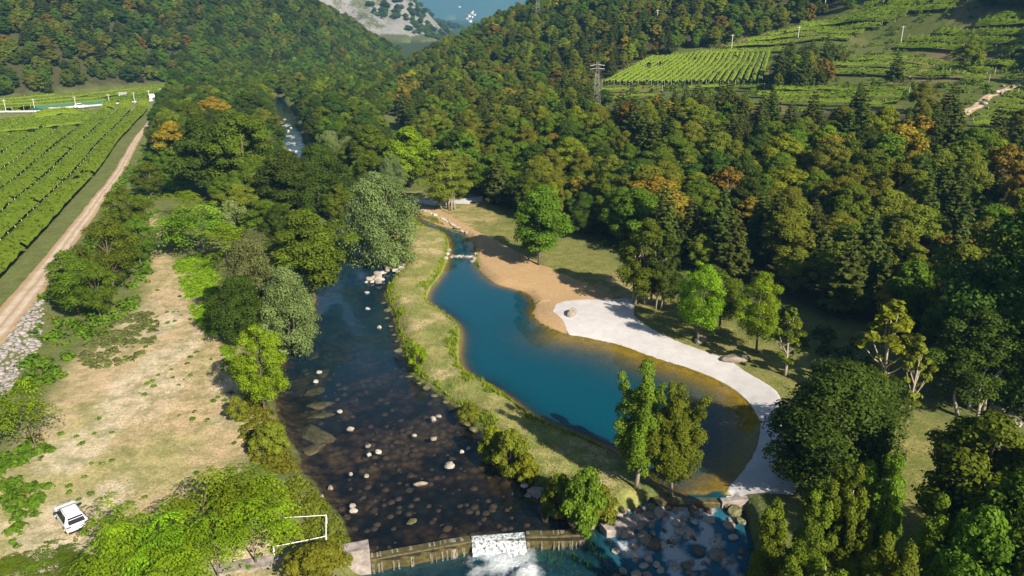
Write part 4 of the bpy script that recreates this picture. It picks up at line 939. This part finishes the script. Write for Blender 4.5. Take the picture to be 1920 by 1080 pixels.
loc_mb(wall_run(weir[0], weir[1], RIV_Z+.02, LOW_Z-.6, 1.0, wob=.04)).build('crest', M['mossy'], wr)
loc_mb(wall_run(weir[2], weir[3], RIV_Z+.04, LOW_Z-.6, 1.0, wob=.05)).build('crest', M['mossy'], wr)
loc_mb(wall_run(weir[1], weir[2], RIV_Z-.35, LOW_Z-.6, .9)).build('spillway', M['mossy'], wr)
t = NT('falling_water'); P_ = t.coord(); mp = t.n('ShaderNodeMapping', {'Vector': P_, 'Scale': (5, 5, .5)}).outputs[0]; n = t.noise(mp, 1.0, 5, .7)
wh = t.bsdf(t.ramp(n, [(.35, (.12,.16,.18)), (.62, (.72,.76,.78))]), .4, n, 1.0, .2); tp = t.n('ShaderNodeBsdfTransparent').outputs[0]
M['fall'] = t.out(t.n('ShaderNodeMixShader', {0: t.ramp(n, [(.30, (0,0,0)), (.5, (1,1,1))]), 1: tp, 2: wh}).outputs[0])
t2 = NT('thin_trickle'); n2_ = t2.noise(t2.n('ShaderNodeMapping', {'Vector': t2.coord(), 'Scale': (9, 9, .9)}).outputs[0], 1.0, 4, .7)
M['trickle'] = t2.out(t2.n('ShaderNodeMixShader', {0: t2.math('MULTIPLY', t2.ramp(n2_, [(.40, (0,0,0)), (.68, (1,1,1))]), .75), 1: t2.n('ShaderNodeBsdfTransparent').outputs[0], 2: t2.bsdf((.50,.48,.40), .4)}).outputs[0])
def fall(a, b, z0, z1, throw, name, mat='fall', **kw):
    a, b = np.array(a), np.array(b); d = (b-a)/np.linalg.norm(b-a); nr = np.array((d[1], -d[0])); n = 40; m = 12; V = []
    for i in range(n):
        q = a + (b-a)*i/(n-1); jj = rr.uniform(-.06, .06)
        for j in range(m):
            s = j/(m-1); V.append((*(q + nr*(-.5 + .15 + throw*s**.6 + jj*s)), z0 + (z1-z0)*max(0, s-.15)**1.5/.78 + .02))
    F = [(i*m+j, (i+1)*m+j, (i+1)*m+j+1, i*m+j+1) for i in range(n-1) for j in range(m-1)]
    return obj(name, np_mesh(name, np.array(V), np.array(F), M[mat], True), **kw)
fall(weir[1]+(weir[2]-weir[1])*.02, weir[2]-(weir[2]-weir[1])*.02, RIV_Z+.02, LOW_Z, 1.8, 'waterfall', kind='structure')
for a, b, k in ((weir[0], weir[1], 26), (weir[2], weir[3], 16)):
    for q in range(k):
        s = (q + rr.uniform(.1, .9))/k; w = rr.uniform(.004, .016)*(2 if q % 7 == 0 else 1); d = b-a
        if rr.random() < .75: fall(a+d*(s-w), a+d*(s+w), RIV_Z+.12, LOW_Z+.02, 1.15, 'water_trickle', 'trickle', kind='structure')
w1 = [np.array(G(*p, .05)) for p in ((250,1100),(420,1066),(560,1043),(692,1021))]
sw = empty('stone_wall', (*w1[1], -2.6), label='weathered concrete river wall running into the weir end', cat='wall'); o = np.array((*w1[1], -2.6))
for a, b in zip(w1[:-1], w1[1:]): loc_mb(wall_run(a, b - (b-a)*.004, .02, -3.2, 1.5, wob=.05)).build('wall_section', M['concrete'], sw)
a, b = np.array(G(1132, 984, -.6)), np.array(G(1212, 962, -.6)); o = np.array((*a, -3)); cb = wall_run(a, b, -.95, -3.2, 1.3, wob=.12)
tag(loc_mb(cb).build('concrete_abutment', M['concrete'], loc=tuple(o)), 'sloping pinkish concrete abutment between weir and rapids', 'wall')
a, b = np.array(G(1352, 938, -.4)), np.array(G(1500, 925, -.4)); o = np.array((*a, -3))
tag(loc_mb(wall_run(a, b, -.42, -3, .7, wob=.02)).build('concrete_kerb', M['concrete'], loc=tuple(o)), 'pale concrete edge closing the gravel beach at the pool outlet', 'wall')
a, b = np.array(G(1226, 938, -.7)), np.array(G(1352, 940, -.7)); o = np.array((*a, -3))
tag(loc_mb(wall_run(a, b, POOL_Z-.04, -3, .9, wob=.03)).build('pool_sill', M['mossy'], loc=tuple(o)), 'dark wet sill holding the pool above the rapids', 'wall')

# ------------------------------------------------------------------ railing, sign post
c = [np.array(hit(*p)) for p in ((515,990),(613,984),(613,1024),(515,1044))]
rl = empty('railing', tuple(c[1]), label='white tubular railing round three sides of a grassy platform', cat='railing'); o = c[1]
for k, q in enumerate(c):
    MB().tube([tuple(q-o+np.array((0, 0, -.2))), tuple(q-o+np.array((0, 0, 1.05)))], .06, 8).build('post', M['white'], rl)
for a, b, r_ in ((c[0], c[1], .03), (c[1], c[2], .06), (c[2], c[3], .035)):
    for hz in (1.0,): MB().tube([tuple(a-o+np.array((0, 0, hz))), tuple(b-o+np.array((0, 0, hz)))], r_ if hz == 1.0 else r_*.6, 8).build('rail', M['white'], rl)
q = np.array(hit(417, 1058)); sg = empty('sign_post', tuple(q), label='thin grey post with a small white box at the wall', cat='post')
MB().tube([(0, 0, -.3), (0, 0, 2.0)], .05, 8).build('pole', M['steel'], sg); MB().box((0, 0, 2.12), (.42, .25, .3)).build('box', M['white'], sg)

# ------------------------------------------------------------------ cars
def loft(mb, secs):
    """secs: x, list of (y, z) half outline from bottom centre to top centre"""
    V = []; n = len(secs[0][1])
    for x, pr in secs:
        for y, z in pr: V.append((x, y, z))
        for y, z in pr[::-1]: V.append((x, -y, z))
    m = 2*n; F = []
    for i in range(len(secs)-1):
        for j in range(m): F.append((i*m+j, i*m+(j+1) % m, (i+1)*m+(j+1) % m, (i+1)*m+j))
    F.append(tuple(range(m))[::-1]); F.append(tuple((len(secs)-1)*m+j for j in range(m)))
    return mb.add(V, F)
def car(loc, rz, paint, label, group=None, sc=1.0):
    r = empty('parked_car', loc, rz, label=label, cat='car', group=group); r.scale = (sc,)*3
    def sec(x, w, z0, zb, zt, tw): return (x, [(w*.86, z0), (w, z0+.18), (w, zb-.1), (w*.95, zb), (tw, zt-.06 if zt > zb+.1 else zb+.01), (tw*.85, zt)])
    body = MB(); loft(body, [sec(-2.2,.70,.42,.92,.98,.62), sec(-2.12,.84,.30,.98,1.04,.74), sec(-1.85,.90,.24,1.02,1.36,.66), sec(-1.45,.91,.22,1.03,1.55,.62), sec(-.6,.91,.22,1.02,1.60,.62), sec(.15,.91,.22,1.0,1.54,.61), sec(.62,.91,.22,.99,1.28,.66), sec(1.05,.90,.22,.97,1.0,.78), sec(1.75,.87,.26,.88,.91,.70), sec(2.1,.78,.34,.72,.75,.6), sec(2.2,.6,.42,.62,.64,.5)])
    b = body.build('body', paint, r, smooth=False)
    bv = b.modifiers.new('bevel', 'BEVEL'); bv.width = .035; bv.segments = 2; bv.limit_method = 'ANGLE'; bv.angle_limit = .4
    MB().add([(-2.16,-.66,1.06),(-2.16,.66,1.06),(-1.72,.57,1.48),(-1.72,-.57,1.48),(-2.1,-.66,1.03),(-2.1,.66,1.03),(-1.65,.57,1.44),(-1.65,-.57,1.44)], [(0,3,2,1),(4,5,6,7),(0,1,5,4),(1,2,6,5),(2,3,7,6),(3,0,4,7)]).build('rear_window', M['glass'], r)
    MB().add([(1.12,-.7,1.01),(1.12,.7,1.01),(.22,.58,1.565),(.22,-.58,1.565),(1.1,-.7,.96),(1.1,.7,.96),(.2,.58,1.5),(.2,-.58,1.5)], [(0,1,2,3),(4,7,6,5),(0,4,5,1),(1,5,6,2),(2,6,7,3),(3,7,4,0)]).build('windscreen', M['glass'], r)
    for s in (-1, 1):
        Y0, Y1 = .895*s, .66*s; P4 = [(-1.6,Y0,1.06),(.75,Y0,1.04),(.2,Y1,1.47),(-1.4,Y1,1.49)]
        MB().add(P4 + [(x, y-.05*s, z) for x, y, z in P4], [(0,1,2,3),(4,7,6,5),(0,4,5,1),(1,5,6,2),(2,6,7,3),(3,7,4,0)]).build('side_window', M['glass'], r)
        MB().box((.62, 1.0*s, 1.06), (.14, .24, .16)).build('mirror', M['black'], r)
        MB().box((-2.14, .66*s, .90), (.16, .34, .13), -.25*s).build('tail_light', M['tail'], r)
        MB().box((2.03, .62*s, .68), (.2, .3, .13), -.35*s).build('headlight', M['lamp'], r)
        for x in (-1.35, 1.35):
            w = MB().tube([(x, .72*s, .33), (x, .93*s, .33)], .335, 18).build('wheel', M['black'], r); MB().tube([(x, .90*s, .33), (x, .945*s, .33)], .2, 12).build('rim', M['rim'], w)
        MB().tube([(-1.45, .56*s, 1.6), (.1, .56*s, 1.6)], .02, 5).build('roof_rail', M['steel'], r)
    MB().box((-2.14, 0, .36), (.2, 1.5, .2)).build('bumper', M['black'], r); MB().box((-2.21, 0, .78), (.03, .5, .11)).build('number_plate', M['white'], r)
    return r
p = hit(135, 978); car(tuple(p), math.atan2(.72, -.69), M['car_paint'], 'white hatchback car parked alone on the dry meadow')
p = hit(338, 318); car(tuple(p), 1.9, M['silver_paint'], 'silver car parked half hidden among the trees beside the dirt track')
p = hit(153, 203); car((p[0], p[1], p[2]+.1), math.atan2(*(np.gradient(road_a, axis=0)[20][::-1])), M['car_paint'], 'white car driving on the asphalt road beyond the vine field', sc=1.2)
p = np.array((road_a[-14][0], road_a[-14][1])) + nrm[-14]*2.6
tk = empty('truck', (p[0], p[1], float(T(*p))+.1), 2.1, label='small truck with red cab and white load box where the road meets the trees', cat='truck')
MB().box((1.9, 0, 1.4), (1.5, 2.1, 2.0)).build('cab', M['red_paint'], tk); MB().box((-1.1, 0, 1.75), (4.2, 2.3, 2.4)).build('load_box', M['white'], tk); MB().box((2.3, 0, 1.8), (.8, 1.9, .7)).build('windscreen', M['glass'], tk)
for x in (-2.2, 1.8):
    for s in (-1, 1): MB().tube([(x, .8*s, .42), (x, 1.05*s, .42)], .42, 12).build('wheel', M['black'], tk)

# ------------------------------------------------------------------ poles, pylons, barrier, houses
def pole(px, py, ty, label, group, mat='timber', r=.16, minh=5):
    p = hit(px, py); h = max(minh, top_z(p[1], ty) - p[2]); u = empty('utility_pole', tuple(p), label=label, cat='pole', group=group)
    MB().tube([(0, 0, -.5), (0, 0, h)], [r, r*.7], 7).build('pole', M[mat], u); MB().box((0, 0, h-.5), (1.7, .14, .14)).build('crossarm', M[mat], u)
for px, py, ty in ((12,212,186),(66,208,186),(143,203,180),(206,198,176),(253,194,176),(281,190,170),(303,186,166)): pole(px, py, ty, 'slim grey pole along the asphalt road beyond the vines', 'poles along the road', 'post')
for px, py, ty, lb in ((1688,86,48,'timber pole standing on the vine terraces beside orange scrub'),(1495,82,56,'timber pole at the left end of the upper vine terraces'),(1371,98,64,'timber pole at the top corner of the bright vine field'),(1231,60,18,'pale pole rising from the high forest above the vine field'),(1272,72,46,'short pale pole in the forest clearing above the bright field'),(1545,24,2,'timber pole high on the slope above the upper terraces'),(953,80,60,'distant pole in the forest on the far spur')): pole(px, py, ty, lb, None, 'post', .2, 7)
def pylon(px, py, ty, label, sign=False):
    p = hit(px, py); h = top_z(p[1], ty) - p[2]; u = empty('lattice_pylon', tuple(p), .2, label=label, cat='pylon'); b, tp_ = h*.085, h*.02
    def at(sx, sy, f): w = b + (tp_-b)*min(1, f*1.15); return (sx*w, sy*w, f*h)
    for sx in (-1, 1):
        for sy in (-1, 1): MB().tube([at(sx, sy, -.02), at(sx, sy, .5), at(sx, sy, 1)], .07, 5).build('leg', M['steel'], u)
    br = MB()
    for k in range(9):
        f0, f1 = k/9, (k+1)/9
        for s1, s2, s3, s4 in ((-1,-1,1,-1),(1,-1,1,1),(1,1,-1,1),(-1,1,-1,-1)):
            br.tube([at(s1, s2, f0), at(s3, s4, f1)], .03, 4, False); br.tube([at(s3, s4, f0), at(s1, s2, f1)], .045, 4, False)
    br.build('bracing', M['steel'], u)
    for f in (.86, .93): MB().tube([(-h*.15, 0, h*f), (0, 0, h*(f+.02)), (h*.15, 0, h*f)], .09, 5).build('crossarm', M['steel'], u)
    if sign: MB().box((0, -b*1.0, h*.10), (1.6, .08, .9)).build('sign_plate', leafless_yellow, u)
leafless_yellow = plain('yellow_sign', (.7,.5,.04), .6)
pylon(1117, 212, 116, 'steel lattice pylon beside the bright vine field on the slope', True); pylon(1008, 46, -20, 'faint lattice pylon in the forest high on the far spur')
gp = road_a - nrm*.9; gp = gp[(gp[:, 0] > -330)]; g0 = gp[len(gp)//2]; gz = float(T(*g0))
gr_ = empty('guard_rail', (g0[0], g0[1], gz), label='pale guard rail along the vine side of the asphalt road', cat='guard rail'); mb = MB(); mp_ = MB()
for a, b in zip(gp[:-1], gp[1:]):
    d = b-a; mb.box((*(.5*(a+b)-g0), float(T(*(.5*(a+b))))+.75-gz), (np.linalg.norm(d)+.02, .12, .5), math.atan2(d[1], d[0])); mp_.box((*(a-g0), float(T(*a))+.3-gz), (.14, .14, .8))
mb.build('rail', M['post'], gr_); mp_.build('post', M['steel'], gr_, kind='stuff')
nl = (road_b + nrm*1.2)[-34:-8]; g0 = nl[0]; mb = MB()
for a, b in zip(nl[:-1], nl[1:]): d = b-a; mb.box((*(.5*(a+b)-g0), .9+float(T(*(.5*(a+b))))-float(T(*g0))), (np.linalg.norm(d)+.02, .06, 1.0), math.atan2(d[1], d[0]))
tag(mb.build('shade_net_fence', M['net'], loc=(g0[0], g0[1], float(T(*g0)))), 'dark green net fence along the far side of the road', 'fence')
def house(loc, rz, w, d, h, label, group=None, roof='tile'):
    r = empty('house', loc, rz, label=label, cat='house', group=group)
    wl_ = MB().box((0, 0, h*.5-.5), (w, d, h+1)).build('wall', M['wall_w'], r)
    MB().add([(-w*.55,-d*.57,h-.02),(w*.55,-d*.57,h-.02),(w*.55,d*.57,h-.02),(-w*.55,d*.57,h-.02),(-w*.55,0,h+d*.3),(w*.55,0,h+d*.3)], [(0,1,5,4),(2,3,4,5),(0,4,3),(1,2,5),(0,3,2,1)]).build('roof', M[roof], r)
    for k in (-1, 0, 1):
        for zz in (.3, .7): MB().box((k*w*.3, -d*.5-.01, h*zz), (w*.11, .12, h*.18)).build('window', M['glass'], r)
    return r
p = hit(206, 190); house((p[0]+2, p[1]+10, float(T(p[0]+2, p[1]+10))), .3, 3.4, 3, 2.4, 'tiny pale hut beside the road beyond the vines', roof='asphalt')
for k, (px, py, s) in enumerate(((884,26,1),(880,32,1.2),(887,23,.9),(882,41,1),(878,30,1),(890,29,1),(886,33,.9),(862,14,.8),(876,36,.9))):
    p = hit(px, py); house(tuple(p), rr.uniform(0, 3), 13*s, 10*s, 8*s, 'white house in the far village on the blue mountain foot', 'far village')
for px, py, lb in ((527,152,'pale farm building among the trees up the valley'),(372,166,'small white house where the road enters the wood'),(882,42,'white house on the far end of the spur')):
    p = hit(px, py); house(tuple(p), .4, 8, 6, 5, lb, roof='asphalt')

# ------------------------------------------------------------------ low plants
def cover(name, poly, n, hmax, size, colr, label, cat, patch=.0, rad=(.25, .6), dens=26, seed=1):
    rg = np.random.default_rng(seed); lo, hi = poly.min(0), poly.max(0); p = rg.uniform(lo, hi, (n*6, 2)); p = p[inside(p[:, 0], p[:, 1], poly)]
    p = p[(fbm(p[:, 0]*.22, p[:, 1]*.22, 3, seed) > patch)][:n]; p = p[sdf(p[:, 0], p[:, 1], river_poly) > .4]
    r = rg.uniform(*rad, len(p)); cen = np.stack([p[:, 0], p[:, 1], T(p[:, 0], p[:, 1]) + r*.3*hmax], 1)
    P, N, ti = clump_cloud(rg, cen, r, len(p)*dens, hmax, .5)
    o = obj(name, crown_mesh(name, P, N, size, ti, 1.6, rg), label=label, cat=cat, kind='stuff'); o.material_slots[0].link = 'OBJECT'; o.material_slots[0].material = LEAF[colr]
scrub = smooth_line(GP([(85,565),(160,470),(215,360),(300,250),(330,330),(285,410),(262,410),(268,450),(285,500),(268,560),(215,612),(125,700),(90,775),(70,900),(0,960),(-60,960),(-20,800),(40,720)]), 3, True)
cover('track_scrub', scrub, 1900, .9, .34, 'mid', 'low green scrub between the dirt track and the dry meadow', 'scrub', -.25, (.35, 1.0), 30, 3)
cover('dry_scrub', scrub, 260, .8, .3, 'olive', 'brownish low scrub mixed in along the dirt track', 'scrub', -.1, (.3, .7), 26, 4)
herb = smooth_line(GP([(165,640),(215,600),(285,585),(295,620),(270,665),(200,690),(150,680)]), 3, True)
cover('meadow_herbs', herb, 420, .5, .2, 'willow', 'pale grey-green herb patch on the dry meadow', 'herbs', -.5, (.2, .5), 26, 5)
lush = smooth_line(GP([(330,490),(400,480),(425,560),(425,640),(470,700),(450,740),(410,650),(365,600),(345,545)]), 3, True)
cover('lush_grass', lush, 1500, .35, .2, 'bright', 'lush green grass patch beside the left bank willows', 'grass', -.6, (.2, .5), 24, 6)
bankg = smooth_line(GP([(540,900),(590,905),(640,965),(700,1000),(690,1025),(600,1035),(520,1040),(530,960)]), 3, True)
cover('bank_grass', bankg, 420, .7, .16, 'olive', 'tall olive grass on the bank around the white railing', 'grass', -.5, (.2, .5), 22, 7)
cover('meadow_weeds', meadow, 260, .6, .16, 'mid', 'scattered small green weeds on the dry meadow', 'weeds', .1, (.1, .35), 26, 8)
cover('fringe_scrub', smooth_line(GP([(-10,860),(60,830),(110,860),(70,960),(30,1000),(-20,1000)]), 3, True), 160, .7, .24, 'mid', 'low green weeds at the left edge of the dry meadow', 'weeds', -.2, (.2, .55), 26, 9)
ledge = smooth_line(GP([(515,775),(540,840),(565,880),(520,885),(480,870),(450,800),(470,740)]), 3, True)
cover('bank_weeds', ledge, 320, .7, .2, 'olive', 'mixed green and brown weeds on the bank by the submerged slabs', 'weeds', -.35, (.2, .5), 24, 10)
lawnedge = smooth_line(GP([(790,360),(900,360),(980,415),(1060,432),(1140,462),(1200,515),(1300,560),(1460,630),(1720,745),(1960,850),(1960,810),(1720,690),(1460,570),(1300,500),(1200,470),(1060,400),(960,370),(880,345)], .4), 3, True)
cover('forest_edge_scrub', lawnedge, 700, 1.0, .3, 'dark', 'dark low scrub along the foot of the forest', 'scrub', -.2, (.4, 1.1), 34, 11)
cover('terrace_scrub', terr, 900, 1.0, .5, 'mid', 'low green scrub on the banks between the vine terraces', 'scrub', -.05, (.6, 1.5), 26, 21)
def blades(name, X, Y, hlo, hhi, colr, label, seed):
    rg = np.random.default_rng(seed); n = len(X); z = T(X, Y); h = rg.uniform(hlo, hhi, n); a = rg.uniform(0, 6.28, n); w = h*.10 + .03
    c0, s0 = np.cos(a)*w, np.sin(a)*w; lx, ly = rg.normal(size=n)*h*.35, rg.normal(size=n)*h*.35
    V = np.stack([np.stack([X-c0, Y-s0, z-.02], 1), np.stack([X+c0, Y+s0, z-.02], 1), np.stack([X+lx, Y+ly, z+h], 1)], 1).reshape(-1, 3)
    o = obj(name, np_mesh(name, V, np.arange(3*n).reshape(n, 3), LEAF['mid'], False, {'tint': np.repeat(np.clip(rg.random(n)*.7 + .3*(fbm(X*.5, Y*.5, 2, seed)*.5+.5), 0, 1), 3)}), label=label, cat='grass', kind='stuff'); o.material_slots[0].link = 'OBJECT'; o.material_slots[0].material = LEAF[colr]
rg = np.random.default_rng(50); X = rg.uniform(-40, 24, 400000); Y = rg.uniform(45, 175, 400000); sr_, sp_ = sdf(X, Y, river_poly), sdf(X, Y, pool_poly)
lim_ = np.interp(Y, [40, 60, 90, 120, 170], [14, 12, 2, -4, -12])
onisl = (sr_ > .35) & (sp_ > .25) & (sr_ < 14) & (sp_ < 14) & (X < lim_)
ed = onisl & (np.minimum(sr_, sp_) < .5 + 1.3*np.clip(fbm(X*.35, Y*.35, 3, 57)+.4, 0, 1.4)); blades('spit_edge_grass', X[ed], Y[ed], .15, .6, 'yellowgreen', 'fresh green grass fringe round the spit between river and pool', 51)
mid_ = onisl & ~ed & (rg.random(len(X)) < .7); leaf_mat('straw', (.33,.27,.13)); blades('spit_dry_grass', X[mid_], Y[mid_], .06, .2, 'straw', 'short straw-coloured grass on top of the spit', 52)
lb_ = (sr_ > .2) & (sr_ < 1.8) & (X > -12) & (Y < 62) & (X < -8); 
X = rg.uniform(-45, 0, 90000); Y = rg.uniform(40, 100, 90000); k = inside(X, Y, meadow) & (rg.random(len(X)) < .5); blades('meadow_grass', X[k], Y[k], .05, .18, 'straw', 'short dry grass tufts on the tan meadow', 53)
X = rg.uniform(-20, 60, 120000); Y = rg.uniform(50, 175, 120000); k = inside(X, Y, lawn) & (sdf(X, Y, pool_poly) > 4); blades('lawn_grass', X[k], Y[k], .05, .16, 'olive', 'short yellow-green grass of the lawn beside the pool', 54)

# ------------------------------------------------------------------ haze
hz = MB().box((0, 4100, 160), (12600, 9000, 332)).mesh('haze', M['white']); hz.materials.clear()
t = NT('haze'); o_ = t.n('ShaderNodeOutputMaterial'); v = t.n('ShaderNodeVolumePrincipled', {'Color': (.22,.58,1.0,1), 'Density': HAZE, 'Anisotropy': .0}); t.t.links.new(v.outputs[0], o_.inputs['Volume']); hz.materials.append(t.m)
obj('haze', hz, kind='stuff', label='thin blue haze filling the air of the valley', cat='haze')
